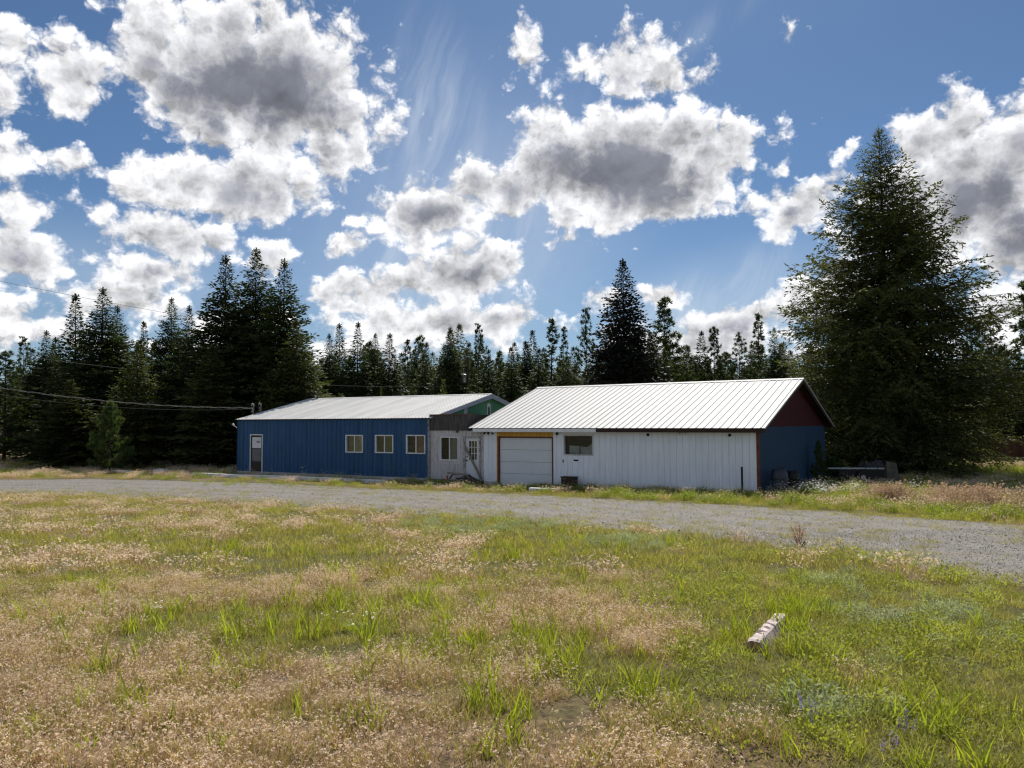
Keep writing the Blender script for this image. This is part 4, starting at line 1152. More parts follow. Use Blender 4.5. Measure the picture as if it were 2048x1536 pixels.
# far right
T('pine', 'pine_tree', pine_a, 1988, 618, 66, 46, 'pine peeping over the right skirt of the huge fir')
T('pine', 'pine_tree', pine_c, 2062, 566, 64, 70, 'tall pine cut by the right picture edge')
T('fir', 'fir_tree', fir_d, 2020, 700, 58, 62, 'drooping olive fir behind the brown fence')
T('fir', 'fir_tree', fir_b, 1940, 690, 68, 60, 'dark fir between the huge fir and the fence trees')
T('fir', 'fir_tree', fir_d, 2120, 680, 60, 80, 'fir mostly beyond the right picture edge')
# small ones
T('pine', 'young_pine', sapling, 221, 808, 45.5, 38, 'young bright pine alone on the left verge', 'tree', rot=.4)
T('fir', 'young_fir', youngfir, 886, 760, 60, 24, 'pale young fir peeping over the blue roof', 'tree')
T('fir', 'young_fir', youngfir, 762, 775, 62, 14, 'tiny dim fir over the blue roof ridge', 'tree')
T('fir', 'young_fir', youngfir, 962, 778, 62, 22, 'young fir low right of the utility pole', 'tree')
T('pine', 'young_pine', sapling, 1636, 884, 34, 15, 'slender seedling pine against the dark blue gable wall', 'tree')
T('fir', 'young_fir', youngfir, 1682, 920, 36, 40, 'low spreading fir seedling in front of the trailer', 'tree')

# a far wood closing the view behind the nearer trees
ff = bpy.data.collections.new('far_trees')
for pr in (fir_c, fir_d, pine_c):
    b_ = bpy.data.objects.new('far_tree', pr[0]); ff.objects.link(b_)

def scatter(name, pts, rot, scl, idx, coll, kind='stuff'):
    me = bpy.data.meshes.new(name)
    n_ = len(pts)
    me.vertices.add(n_); me.vertices.foreach_set('co', np.asarray(pts, np.float32).ravel())
    a = me.attributes.new('rot', 'FLOAT_VECTOR', 'POINT'); a.data.foreach_set('vector', np.asarray(rot, np.float32).ravel())
    a = me.attributes.new('scl', 'FLOAT_VECTOR', 'POINT'); a.data.foreach_set('vector', np.asarray(scl, np.float32).ravel())
    a = me.attributes.new('idx', 'INT', 'POINT'); a.data.foreach_set('value', np.asarray(idx, np.int32))
    o = link(name, me); o['kind'] = kind
    g = bpy.data.node_groups.new(name + '_nodes', 'GeometryNodeTree')
    g.interface.new_socket('Geometry', in_out='INPUT', socket_type='NodeSocketGeometry')
    g.interface.new_socket('Geometry', in_out='OUTPUT', socket_type='NodeSocketGeometry')
    gi = g.nodes.new('NodeGroupInput'); go = g.nodes.new('NodeGroupOutput')
    ip = g.nodes.new('GeometryNodeInstanceOnPoints'); ci = g.nodes.new('GeometryNodeCollectionInfo')
    ci.inputs['Collection'].default_value = coll; ci.inputs['Separate Children'].default_value = True; ci.inputs['Reset Children'].default_value = True
    def na(nm, ty):
        x = g.nodes.new('GeometryNodeInputNamedAttribute'); x.data_type = ty; x.inputs['Name'].default_value = nm; return x.outputs['Attribute']
    er = g.nodes.new('FunctionNodeEulerToRotation')
    g.links.new(na('rot', 'FLOAT_VECTOR'), er.inputs[0])
    g.links.new(gi.outputs[0], ip.inputs['Points']); g.links.new(ci.outputs[0], ip.inputs['Instance'])
    ip.inputs['Pick Instance'].default_value = True
    g.links.new(na('idx', 'INT'), ip.inputs['Instance Index']); g.links.new(er.outputs[0], ip.inputs['Rotation']); g.links.new(na('scl', 'FLOAT_VECTOR'), ip.inputs['Scale'])
    g.links.new(ip.outputs[0], go.inputs[0])
    md = o.modifiers.new('scatter', 'NODES'); md.node_group = g
    return o

npt = 620
fy = RNG.uniform(94, 140, npt); fx_ = RNG.uniform(-1.0, 1.0, npt) * fy
sc = RNG.uniform(.62, .92, npt)
scatter('far_forest', np.stack([fx_, fy, zg(fx_, fy) - .2], -1), np.stack([0 * fy, 0 * fy, RNG.uniform(0, 6.28, npt)], -1), np.stack([sc * 1.3, sc * 1.3, sc * RNG.uniform(.85, 1.25, npt)], -1), RNG.integers(0, 3, npt), ff)['label'] = 'dark conifer wood closing the view behind the nearer trees'
#--END-TREES--

# ------------------------------------------------------------------ fences, pole, wires
def board_fence(name, label, p0, p1, h, bw, m, zf=0.0):
    d = p1 - p0; L = Vector((d.x, d.y, 0)).length; a = math.atan2(d.y, d.x)
    o = thing(name, label, 'fence', (p0.x, p0.y, zgf(p0.x, p0.y) + zf), a)
    n = int(L / bw)
    for k in range(n):
        hh = h + RNG.normal(0, .015)
        b = link('board', board_mesh('board', round(bw - .012, 3), h, .022, m, .004), o, ((k + .5) * bw, RNG.normal(0, .004), 0), (0, RNG.normal(0, .006), 0))
        b.scale = (1, 1, hh / h)
    for z in (.35, h - .35): MB().box(0, L, .001, .06, z, z + .09).build('rail', m, o)
    k = 0
    while k * 2.4 < L:
        MB().box(k * 2.4 - .05, k * 2.4 + .05, .06, .16, -.3, h + .05).build('post', m, o); k += 1
    return o
q0 = at(1905, 850, 52); q1 = at(2330, 850, 50)
board_fence('board_fence', 'dark brown board fence right of the huge fir', q0, q1, 1.62, .17, m_fence)
q0 = at(372, 880, 60); q1 = at(474, 880, 58)
board_fence('board_fence', 'amber sunlit board fence glimpsed under the left firs', q0, q1, 1.25, .16, m_amber)

pp = at(936, 847, 76)
po = thing('utility_pole', 'brown wooden utility pole with grey transformer can', 'utility pole', (pp.x, pp.y, zgf(pp.x, pp.y)))
ptop = at(936, 716, 76).z - po.location.z
MB().tube([(0, 0, -.2), (0, 0, ptop)], [.17, .12], 10).build('pole', m_pole, po)
tz = at(936, 757, 76).z - po.location.z
tf = MB().lathe([(0, -.42), (.24, -.42), (.25, -.40), (.25, .34), (.27, .35), (.27, .39), (.20, .43), (0, .44)], 16, (-.40, -.05, tz), cap=False).build('transformer', m_galv, po)
MB().lathe([(.035, .42), (.06, .50), (.035, .55), (.06, .60), (.03, .66)], 8, (-.48, -.05, tz)).lathe([(.035, .42), (.06, .50), (.035, .55), (.06, .60), (.03, .66)], 8, (-.30, -.05, tz)).build('bushing', m_galv, tf)
MB().box(-.18, -.10, -.05, .05, tz - .25, tz + .2).build('bracket', m_black, po)
MB().box(-.42, .05, -.06, .06, tz - .85, tz - .75).build('cutout_arm', m_black, po)
MB().lathe([(.04, 0), (.07, .05), (.04, .1), (.06, .16), (.02, .2)], 8, (0, 0, ptop)).build('top_insulator', m_galv, po)

def wire(label, a, b, sag, r, m=None, n=28, twist=0):
    mb = MB()
    pts = []
    for k in range(n + 1):
        t = k / n
        p = a.lerp(b, t); p.z -= sag * 4 * t * (1 - t); pts.append(p)
    if twist:
        fine_ = []
        nn = 260
        for k in range(nn + 1):
            t = k / nn; p = a.lerp(b, t); p.z -= sag * 4 * t * (1 - t); fine_.append(p)
        for j in range(twist):
            mb.tube([p + Vector((0, math.cos(i * .55 + j * 2.1), math.sin(i * .55 + j * 2.1))) * .028 for i, p in enumerate(fine_)], r, 4)
    else: mb.tube(pts, r, 5)
    o = mb.build('power_line', m or m_cable)
    return tag(o, label, 'power line')
wire('upper thin wire sloping down to the utility pole top', at(-420, 476, 40), at(936, 720, 76), .55, .011)
wire('middle thin wire crossing the firs to the utility pole', at(-420, 640, 40), at(934, 771, 76), 1.25, .013)
wend = BB.w(.03, .92, rzb(.95) + .42)
wire('lower twisted service cable ending at the masts on the blue roof', at(-420, 690, 36), wend, .75, .009, twist=2)
wire('thin cable just below the twisted service cable', at(-420, 700, 36), wend + Vector((0, 0, -.05)), .95, .006)

# ------------------------------------------------------------------ things on the ground
def tpost(px, py0, py1, label, name='fence_post', cat='post', m=None, r=.03):
    g = ground(px, py1)
    h = at(px, py0, g.y).z - g.z
    o = thing(name, label, cat, g, RNG.uniform(-.3, .3))
    MB().box(-r, r, -.006, .006, -.2, h).box(-.006, .006, .0065, r * 1.3, -.2, h).build('post', m or m_galv, o)
    st = MB()
    for k in range(8): st.box(-.012, .012, -.014, -.0065, h * (.2 + .09 * k), h * (.2 + .09 * k) + .025)
    st.build('studs', m or m_galv, o)
    return o
tpost(172, 880, 914, 'pale metal fence post left of the young pine')
tpost(343, 882, 912, 'pale metal fence post right of the young pine')
gp = WB.w(WB.hit(1492, 985)[0], -.45, 0)
o = thing('steel_post', 'dark steel post standing before the right end of the white wall', 'post', (gp.x, gp.y, zgf(gp.x, gp.y)))
hz = WB.hit(1492, 935, -.45)[1] - zgf(gp.x, gp.y)
MB().box(-.03, .03, -.03, .03, -.2, hz).build('post', m_black, o)
MB().box(-.036, .036, -.036, .036, hz, hz + .02).build('cap', m_black, o)

# small cabinet by the wall
cx0, _ = WB.hit(1125, 960, -.5); cx1, _ = WB.hit(1149, 960, -.5)
cw = min(.62, cx1 - cx0); ctr = WB.w((cx0 + cx1) / 2, -.42, 0)
cz = zgf(ctr.x, ctr.y) - .01
ch = at(1137, 953, ctr.y).z - cz
o = thing('cabinet', 'small dark brown cabinet against the white wall under the window', 'cabinet', (ctr.x, ctr.y, cz), -ANG)
MB().box(-cw/2, cw/2, -.20, .20, .05, ch - .03).build('carcass', m_cabinet, o)
MB().box(-cw/2 - .03, cw/2 + .03, -.23, .22, ch - .03, ch).build('top', m_cabinet, o)
for k in range(2):
    dr = MB().box(-cw/2 + .03, cw/2 - .03, -.222, -.202, .09 + k * (ch - .16) / 2, .07 + (k + 1) * (ch - .16) / 2).build('drawer', m_cabinet, o)
    MB().box(-.06, .06, -.24, -.223, .07 + (k + .5) * (ch - .16) / 2, .09 + (k + .5) * (ch - .16) / 2).build('handle', m_black, dr)
for sx in (-1, 1):
    for sy in (-1, 1): MB().box(sx * (cw/2 - .03) - .025, sx * (cw/2 - .03) + .025, sy * .17 - .025, sy * .17 + .025, -.03, .05).build('leg', m_cabinet, o)

# heap of old boards by the entry door
lp = LB.w(LB.hit(925, 955, -.75)[0], -.75, .085)
o = thing('lumber_pile', 'heap of dark weathered boards below the braced door', 'lumber pile', lp, -ANGL)
def plank(a, b, w, t, m, roll=0):
    a, b = Vector(a), Vector(b); d = b - a; L = d.length
    me = bevel_box_mesh(L, w, t, m)
    ob = link('plank', me, o, (a + b) / 2)
    ob.rotation_euler = (d.to_track_quat('X', 'Z') @ Euler((roll, 0, 0)).to_quaternion()).to_euler()
def bevel_box_mesh(L, w, t, m):
    c = .004
    return MB().prism([(-w/2, -t/2 + c), (-w/2 + c, -t/2), (w/2 - c, -t/2), (w/2, -t/2 + c), (w/2, t/2 - c), (w/2 - c, t/2), (-w/2 + c, t/2), (-w/2, t/2 - c)], 'x', -L/2, L/2).mesh('plank', m)
plank((-.85, -.15, .03), (.75, -.10, .03), .16, .04, m_greywood)
plank((-.75, .10, .03), (.85, .12, .03), .16, .04, m_darkwood)
plank((-.70, -.10, .07), (-.55, .15, .42), .12, .035, m_darkwood)
plank((-.80, .0, .42), (.35, .02, .36), .15, .04, m_greywood, .25)
plank((-.60, .15, .36), (.30, .18, .33), .14, .035, m_darkwood, -.2)
plank((.20, .05, .34), (.98, .0, .05), .13, .035, m_darkwood, .3)
plank((.15, -.16, .30), (.92, -.2, .04), .12, .035, m_darkwood, .2)
plank((-.50, -.2, .09), (.55, .2, .13), .13, .035, m_darkwood)
plank((-.45, .2, .16), (.6, -.1, .20), .12, .035, m_darkwood, .3)
plank((.35, -.22, .05), (.48, -.20, .26), .10, .03, m_greywood)
plank((-.2, -.12, .12), (.1, .1, .33), .10, .03, m_darkwood)
rp = LB.w(LB.hit(894.5, 955, -.80)[0], -.80, .085)
o = thing('reflector_stake', 'red reflector leaning at the left end of the board heap', 'reflector', rp, -ANGL)
MB().box(-.035, .035, -.012, .012, .10, .30).build('reflector', m_red, o)
MB().box(-.02, .02, -.008, .008, -.05, .0995).build('stake', m_greywood, o)

# kerbs, blocks, wheel stop
def kerb(name, label, pa, pb, w, h, m, seg, cat='kerb', sink=.08):
    a, b = ground(*pa), ground(*pb)
    o = thing(name, label, cat, a, math.atan2(b.y - a.y, b.x - a.x))
    L = math.hypot(b.x - a.x, b.y - a.y); n = max(1, round(L / seg))
    c = .03
    for k in range(n):
        x0 = L * k / n; x1 = L * (k + 1) / n - .008
        px_ = a.x + (b.x - a.x) * (k + .5) / n; py_ = a.y + (b.y - a.y) * (k + .5) / n
        dz = zgf(px_, py_) - a.z + RNG.normal(0, .008)
        MB().prism([(-w/2, -sink), (w/2, -sink), (w/2, h - c), (w/2 - c, h), (-w/2 + c, h), (-w/2, h - c)], 'x', x0, x1).build('kerb_block', m, o, loc=(0, RNG.normal(0, .01), dz))
    return o
kerb('kerb', 'long white painted kerb before the blue building', (386, 952.5), (772, 967.5), .22, .19, m_curb, 2.4)
kerb('kerb', 'short pale kerb before the entry wall', (850, 968.5), (935, 972.5), .2, .12, m_curb, 2.0)
kerb('concrete_block', 'short white concrete block at the right foot of the garage door', (1060, 983.5), (1112, 985), .25, .16, m_curb, 3, 'concrete block')

def rubble(px, py, size, label, seed):
    g = ground(px, py)
    o = thing('concrete_chunk', label, 'concrete chunk', (g.x, g.y, g.z - .03), RNG.uniform(-.4, .4))
    rg = np.random.default_rng(seed)
    bm = bmesh.new(); bmesh.ops.create_cube(bm, size=1)
    bmesh.ops.subdivide_edges(bm, edges=bm.edges[:], cuts=2, use_grid_fill=True)
    for v in bm.verts:
        v.co = Vector((v.co.x * size[0] * (1 - .25 * max(0, v.co.z)), v.co.y * size[1] * (1 - .3 * max(0, v.co.z)), (v.co.z + .35) * size[2])) + Vector(rg.normal(0, .03 * size[0], 3))
    me_ = bpy.data.meshes.new('chunk'); bm.to_mesh(me_); bm.free(); me_.materials.append(m_curb)
    link('chunk', me_, o)
rubble(241, 945, (1.3, .4, .18), 'long flat pale concrete chunk below the young pine', 1)
rubble(322, 946.5, (.75, .45, .28), 'squat pale concrete chunk left of the long white kerb', 2)

ga, gb = ground(1507, 1301), ground(1577, 1226)
d_ = (gb - ga); d_.z = 0
ws_ = thing('wheel_stop', 'chipped white concrete wheel stop lying in the grass', 'wheel stop', (ga.x, ga.y, ga.z), math.atan2(d_.y, d_.x))
ws_.location.z -= .02
Lw = 1.2
secs = []
prof = [(-.088, -.08), (-.084, .005), (-.046, .085), (-.026, .094), (.026, .094), (.046, .085), (.084, .005), (.088, -.08)]
bm = bmesh.new()
rings = []
for k in range(25):
    x = Lw * k / 24
    sh = 1 - .10 * (1 if k in (0, 24) else 0)
    rings.append([bm.verts.new((x + (.02 if k == 0 and z > .05 else 0) + RNG.normal(0, .002), y * sh + RNG.normal(0, .002), z * (sh if z > 0 else 1) + (RNG.normal(0, .003) if z > 0 else 0))) for y, z in prof])
for a, b in zip(rings[:-1], rings[1:]):
    for i in range(len(prof)):
        j = (i + 1) % len(prof); bm.faces.new((a[i], a[j], b[j], b[i]))
e0 = bm.faces.new(rings[0][::-1]); e1 = bm.faces.new(rings[-1])
e0.material_index = 1; e1.material_index = 1
bmesh.ops.recalc_face_normals(bm, faces=bm.faces[:])
wm = bpy.data.meshes.new('stop_body'); bm.to_mesh(wm); bm.free(); wm.materials.append(m_stop); wm.materials.append(m_stopend)
sb_ = link('stop_body', wm, ws_)
z_end = zgf(gb.x, gb.y) - ga.z
sb_.rotation_euler = (0, -math.atan2(z_end, d_.length), 0)
for xx in (.26, .94): MB().lathe([(.012, .06), (.012, .096), (.0, .098)], 8, (xx, 0, .0), cap=False).build('anchor_pin', m_rust, sb_)

# barrels by the blue gable
def barrel(px, py, y_off, h, r, label, m, lid=True):
    # stands beside the gable wall: px gives the sight line, y_off the distance along the wall
    p = None
    d = ray(px, py); n_ = WB.ux; O = WB.w(LEN + .55, 0, 0)
    t = (O - Vector((0, 0, CZ))).dot(n_) / d.dot(n_) if abs(d.dot(n_)) > 1e-4 else 30
    P = Vector((0, 0, CZ)) + d * t
    z = zgf(P.x, P.y)
    o = thing('barrel', label, 'barrel', (P.x, P.y, z - .02))
    pr = [(r * .90, 0), (r * .97, .03), (r, .10), (r, h * .34), (r * 1.03, h * .36), (r * 1.03, h * .39), (r, h * .41), (r, h * .66), (r * 1.03, h * .68), (r * 1.03, h * .71), (r, h * .73), (r * .97, h * .90), (r * .86, h * .97), (r * .80, h)]
    b = MB().lathe(pr, 20).build('drum', m, o, smooth=True)
    MB().lathe([(r * .80, h - .01), (r * .84, h), (r * .84, h + .035), (r * .70, h + .05), (0, h + .05)], 20, cap=False).build('lid', m, o)
    MB().lathe([(.05, 0), (.05, .03), (0, .03)], 10, (r * .45, 0, h + .05), cap=False).build('bung', m_black, o)
    return P
barrel(1559, 975, 0, .93, .31, 'grey-blue plastic drum with lid beside the dark blue gable wall', m_barrel)
barrel(1584, 968, 0, .80, .30, 'second dark drum half hidden behind the first by the gable', m_black)

# low trailer under the huge fir, partly covered
TD = 35.0
tp = at(1735, 940, TD)
o = thing('utility_trailer', 'dark trailer with white rail and draped tarp under the huge fir', 'trailer', (tp.x, tp.y, zgf(tp.x, tp.y)), -.12)
pxm = TD / F
zr_ = at(1735, 937, TD).z - o.location.z
xl_ = (1660 - 1735) * pxm; xr_ = (1768 - 1735) * pxm
MB().box(xl_ + .5, xr_, .1, 1.3, zr_ - .50, zr_ - .42).build('bed', m_black, o)
MB().box(xl_ + .5, xr_, .08, .13, zr_ - .42, zr_ - .05).build('side_panel', m_black, o)
MB().box(xl_ + .5, xr_, 1.27, 1.32, zr_ - .42, zr_ - .05).build('side_panel', m_black, o)
rl = MB().box(xl_, (1731 - 1735) * pxm, .0, .075, zr_ - .03, zr_ + .035).box((1733 - 1735) * pxm, (1753.5 - 1735) * pxm, .0, .075, zr_ - .03, zr_ + .035).box((1755.5 - 1735) * pxm, xr_ - .02, .0, .075, zr_ - .03, zr_ + .035).build('rail', m_greyboard, o)
for xx in (xl_ + 1.5, ):
    for yy in (.0, 1.4):
        w_ = MB().lathe([(.12, -.09), (.27, -.09), (.30, -.06), (.30, .06), (.27, .09), (.12, .09)], 18).build('wheel', m_black, o, loc=(xx, yy, .28)); w_.rotation_euler = (math.pi / 2, 0, 0)
        MB().lathe([(0, -.095), (.11, -.095), (.11, .095), (0, .095)], 12, cap=False).build('hub', m_galv, w_)
MB().tube([(xl_ + .5, .7, zr_ - .46), (xl_ - .5, .7, zr_ - .46)], .04, 6).build('drawbar', m_black, o)
tv = MB()
gx2 = np.linspace((1732 - 1735) * pxm, xr_, 9)
prof2 = [.06, .30, .26, .22, .27, .24, .30, .36, .33]
vs = []
for i, xx in enumerate(gx2):
    for j, yy in enumerate((.05, .4, .8, 1.25)): vs.append((xx, yy, zr_ + prof2[i] * (1 if 0 < j < 3 else .45) + .03 * math.sin(i * 3 + j * 2)))
tv.add(vs, [(i * 4 + j, (i + 1) * 4 + j, (i + 1) * 4 + j + 1, i * 4 + j + 1) for i in range(8) for j in range(3)])
tv.add([(v[0], v[1], zr_ - .1) for v in vs[::4]] + vs[::4], [(i, i + 1, 10 + i, 9 + i) for i in range(8)])
tv.build('cargo_cover', m_tarp, o)
tq = MB(); vs = []
for i in range(7):
    xx = xr_ + .04 + .48 * i / 6
    top_ = zr_ + .33 - .10 * (i / 6) ** 2
    for j in range(6):
        t = j / 5
        vs.append((xx + t * (.05 * i / 6 + .05), -.02 - .04 * math.sin(i * 1.7) * t, top_ * (1 - t) + .0 * t))
tq.add(vs, [(i * 6 + j, i * 6 + j + 1, (i + 1) * 6 + j + 1, (i + 1) * 6 + j) for i in range(6) for j in range(5)])
vs2 = [(v[0], v[1] + .9, v[2]) for v in vs]
tq.add(vs2, [(i * 6 + j, i * 6 + j + 1, (i + 1) * 6 + j + 1, (i + 1) * 6 + j) for i in range(6) for j in range(5)])
tt_ = [i * 6 for i in range(7)]
tq.add([vs[i] for i in tt_] + [vs2[i] for i in tt_], [(i, i + 1, 8 + i, 7 + i) for i in range(6)])
tq.build('draped_tarp', m_tarp2, o)

# tall rusty seed-head weed at the drive edge
def dock(px, py, h, label, seed):
    g = ground(px, py); rg = np.random.default_rng(seed)
    o = thing('dock_plant', label, 'plant', (g.x, g.y, g.z - .03))
    tb = MB(); qs = []
    stems = [(0, 0, 1.0)] + [(rg.normal(0, .10), rg.normal(0, .06), rg.uniform(.6, .9)) for _ in range(4)]
    for sx, sy, f in stems:
        tb.tube([(0, 0, 0), (sx * .4, sy * .4, h * f * .5), (sx, sy, h * f)], [.007, .005, .002], 5)
        n = 46
        t = rg.uniform(.42, 1.0, n); c = np.stack([sx * t, sy * t, h * f * t], -1) + rg.normal(0, .022, (n, 3))
        d = norm(rg.normal(0, 1, (n, 3)) + np.array([0, 0, .5])); qs.append(leaf_quads(c, d, norm(np.cross(d, rg.normal(0, 1, (n, 3)))), np.full(n, .024), np.full(n, .008)))
    tb.build('stem', m_rust, o)
    link('seed_heads', quads_mesh('seed_heads', np.concatenate(qs), leafmat('rusty_seeds', (.36, .19, .14), (.46, .27, .21), .4, .8, .1, 4.0, (1.1, .9, .8))), o)
    n = 26; a = rg.uniform(0, 6.28, n); dd = norm(np.stack([np.cos(a), np.sin(a), rg.uniform(.3, 1.4, n)], -1)); s_ = norm(np.cross(dd, np.array([0, 0, 1.0])))
    link('leaf_rosette', quads_mesh('leaf_rosette', leaf_quads(np.zeros((n, 3)) + np.array([0, 0, .03]), dd, s_, rg.uniform(.10, .22, n), rg.uniform(.012, .024, n)), l_shrub2), o)
# rounded shrubs
def shrub(px, py, wpx, hpx, label, leaf, seed, lsz=.09, n_=2600, stem=True):
    g = ground(px, py); w = wpx * g.y / F / 2; h = hpx * g.y / F
    rg = np.random.default_rng(seed)
    o = thing('shrub', label, 'shrub', (g.x, g.y, g.z - .05))
    u = norm(rg.normal(0, 1, (n_, 3))); u[:, 2] = np.abs(u[:, 2]) * 1.1
    rr = rg.uniform(.35, 1.0, n_) ** .5
    lump = 1 + .18 * np.sin(u[:, 0] * 5 + seed) * np.cos(u[:, 1] * 4 + seed * 2) + .12 * np.sin(u[:, 2] * 9 + u[:, 0] * 7)
    c = u * (rr * lump)[:, None] * np.array([w, w * .8, h])
    d = norm(u + rg.normal(0, .7, (n_, 3)) + np.array([0, 0, .5])); s = norm(np.cross(d, rg.normal(0, 1, (n_, 3))))
    quads = leaf_quads(c, d, s, lsz * rg.uniform(.6, 1.5, n_) * 1.8, lsz * .32 * rg.uniform(.7, 1.3, n_))
    link('foliage', quads_mesh('foliage', quads, leaf), o)
    tb = MB()
    for k in range(9):
        a = k * .7 + rg.uniform(0, .4)
        tb.tube([(0.03 * math.cos(a), .03 * math.sin(a), -.05), (w * .35 * math.cos(a), w * .3 * math.sin(a), h * .45), (w * .6 * math.cos(a), w * .5 * math.sin(a), h * .8)], [.03, .018, .006], 5)
    tb.build('stem', m_bark, o)
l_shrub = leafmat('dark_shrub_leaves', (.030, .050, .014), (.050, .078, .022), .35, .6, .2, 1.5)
l_shrub2 = leafmat('yellow_green_shrub_leaves', (.090, .130, .022), (.14, .16, .04), .45, .6, .2, 1.5)  # paler, yellower leaf colour than the dark shrubs
shrub(291, 914, 30, 44, 'rounded upright dark shrub right of the young pine', l_shrub, 3)
shrub(330, 915, 40, 36, 'second dark shrub behind the pale right fence post', l_shrub, 4)
shrub(266, 913, 34, 26, 'low dim shrub between the young pine and the upright shrub', l_shrub, 9)
shrub(462, 914, 20, 26, 'yellow-green shrub at the left corner of the blue building', l_shrub2, 5)
shrub(186, 925, 66, 34, 'spreading needle shrub at the foot of the young pine', l_shrub, 6, .10, 3200)
shrub(140, 921, 62, 24, 'low sprawling green shrub far left on the verge', l_shrub2, 8, .08, 2200)
shrub(395, 917, 60, 24, 'low golden-green shrub before the amber fence', l_shrub2, 12, .08, 1500)
dock(1600, 1098, .42, 'tall rusty-red seeding weed at the near edge of the gravel', 31)
shrub(1655, 957, 70, 38, 'dark low shrub between the gable wall and the trailer', l_shrub, 7, .08, 2600)

# ------------------------------------------------------------------ grasses, weeds and flowers (each kind one mass)
def srcs(name, meshes):
    c = bpy.data.collections.new(name)
    for i, me in enumerate(meshes):
        c.objects.link(bpy.data.objects.new('%s_%02d' % (name, i), me))
    return c

def blades(rg, n, rad, h0, h1, w, bend, segs=2, lean=.25, c=None):
    """n curved tapering blades on a disc: arrays of faces (quads)"""
    r = rad * np.sqrt(rg.uniform(0, 1, n)); a = rg.uniform(0, 6.28, n)
    b = np.stack([r * np.cos(a), r * np.sin(a), np.zeros(n)], -1)
    hh = rg.uniform(h0, h1, n); az = rg.uniform(0, 6.28, n); bd = bend * rg.uniform(.3, 1.4, n)
    d = np.stack([np.cos(az), np.sin(az), 0 * az], -1); s = np.stack([-np.sin(az), np.cos(az), 0 * az], -1)
    tw = rg.uniform(-.9, .9, n)[:, None]; s = norm(s * np.cos(tw) + d * np.sin(tw))
    V = []
    ts = np.linspace(0, 1, segs + 1)
    P = [b + d * (hh * (lean * t + bd * t * t))[:, None] + np.array([0, 0, 1.0]) * (hh * (t - .35 * bd * t * t))[:, None] for t in ts]
    ww = w * rg.uniform(.7, 1.3, n)
    for k in range(segs):
        w0 = (ww * (1 - ts[k] ** 1.6) * .5)[:, None]; w1 = (ww * (1 - ts[k + 1] ** 1.6) * .5)[:, None]
        V.append(np.stack([P[k] - s * w0, P[k] + s * w0, P[k + 1] + s * w1, P[k + 1] - s * w1], 1))
    return np.concatenate(V), P[-1], d

def multi_mesh(name, parts):
    """parts: list of (quads, material)"""
    Q = np.concatenate([p[0] for p in parts])
    me = quads_mesh(name, Q, parts[0][1])
    for p in parts[1:]: me.materials.append(p[1])
    mi = np.concatenate([np.full(len(p[0]), i) for i, p in enumerate(parts)])
    me.polygons.foreach_set('material_index', mi.astype(np.int32))
    return me

g_dry = leafmat('dry_stalks', (0.46, 0.315, 0.185), (0.58, 0.425, 0.265), .35, .75, .22, 2.0, (1.1, 1.0, .8))
g_head = leafmat('dry_seed_heads', (0.7, 0.56, 0.42), (0.82, 0.7, 0.56), .40, .8, .15, 3.0, (1.1, 1.0, .85))
g_green = leafmat('bright_grass', (0.25, 0.29, 0.035), (0.33, 0.36, 0.06), .50, .5, .22, 2.0, (1.3, 1.35, .5))
g_fine = leafmat('fine_grass', (0.3, 0.28, 0.08), (0.4, 0.36, 0.13), .45, .6, .25, .8, (1.25, 1.25, .6))
g_forb = leafmat('leafy_forb', (0.25, 0.27, 0.06), (0.35, 0.36, 0.1), .45, .5, .22, 2.0, (1.3, 1.35, .5))
g_sage = leafmat('grey_green_forb', (0.33, 0.36, 0.2), (0.42, 0.44, 0.27), .40, .7, .18, 2.0, (1.1, 1.2, .8))
g_pink = leafmat('pinkish_grass', (0.4, 0.29, 0.2), (0.52, 0.39, 0.29), .40, .75, .2, 1.0, (1.1, 1.0, .8))
g_verge = leafmat('verge_weed', (0.19, 0.24, 0.042), (0.27, 0.31, 0.07), .45, .6, .22, 1.0, (1.3, 1.3, .55))
m_petal = mat('white_petals', (.80, .80, .74), .8, .05, 5)
m_violet = mat('violet_petals', (.13, .09, .32), .8, .2, 5)
m_peb = mat('gravel_stone', (.30, .277, .245), .85, .25, 9, .3, 60, rnd=.4)

rg = np.random.default_rng(21)
def heads(rg, tips, d, sz, k=3):
    n = len(tips); out = []
    for j in range(k):
        dd = norm(d * rg.uniform(.2, 1.2, (n, 1)) + np.stack([rg.normal(0, .5, n), rg.normal(0, .5, n), rg.uniform(-.9, .4, n)], -1))
        s = norm(np.cross(dd, rg.normal(0, 1, (n, 3))))
        out.append(leaf_quads(tips + rg.normal(0, sz * .25, (n, 3)), dd, s, sz * rg.uniform(.7, 1.4, n), sz * .28 * rg.uniform(.7, 1.3, n)))
    return np.concatenate(out)
dry_src = []
for k in range(6):
    st_, tp_, d = blades(rg, 110, .19, .05, .165, .0032, .5, 2)
    lf, _, _ = blades(rg, 40, .18, .04, .12, .005, .9, 2); gf, _, _ = blades(rg, 44, .19, .05, .18, .0045, .5, 2)
    dry_src.append(multi_mesh('dry_tuft', [(np.concatenate([st_, lf]), g_dry), (heads(rg, tp_, d, .0125, 3), g_head), (gf, g_fine)]))
dryfar_src = []
for k in range(4):
    st_, tp_, d = blades(rg, 60, .30, .10, .22, .009, .5, 1)
    dryfar_src.append(multi_mesh('dry_tuft_far', [(st_, g_dry), (heads(rg, tp_, d, .035, 2), g_head)]))
green_src = []
for k in range(6):
    st_, _, _ = blades(rg, int(rg.integers(12, 26)), .07, .10, .27, .0095, .35, 3, .22)
    green_src.append(multi_mesh('green_tuft', [(st_, g_green)]))
fine_src = []
for k in range(5):
    a_, _, _ = blades(rg, 120, .20, .03, .11, .0038, .6, 2)
    fine_src.append(multi_mesh('fine_tuft', [(a_, g_fine)]))
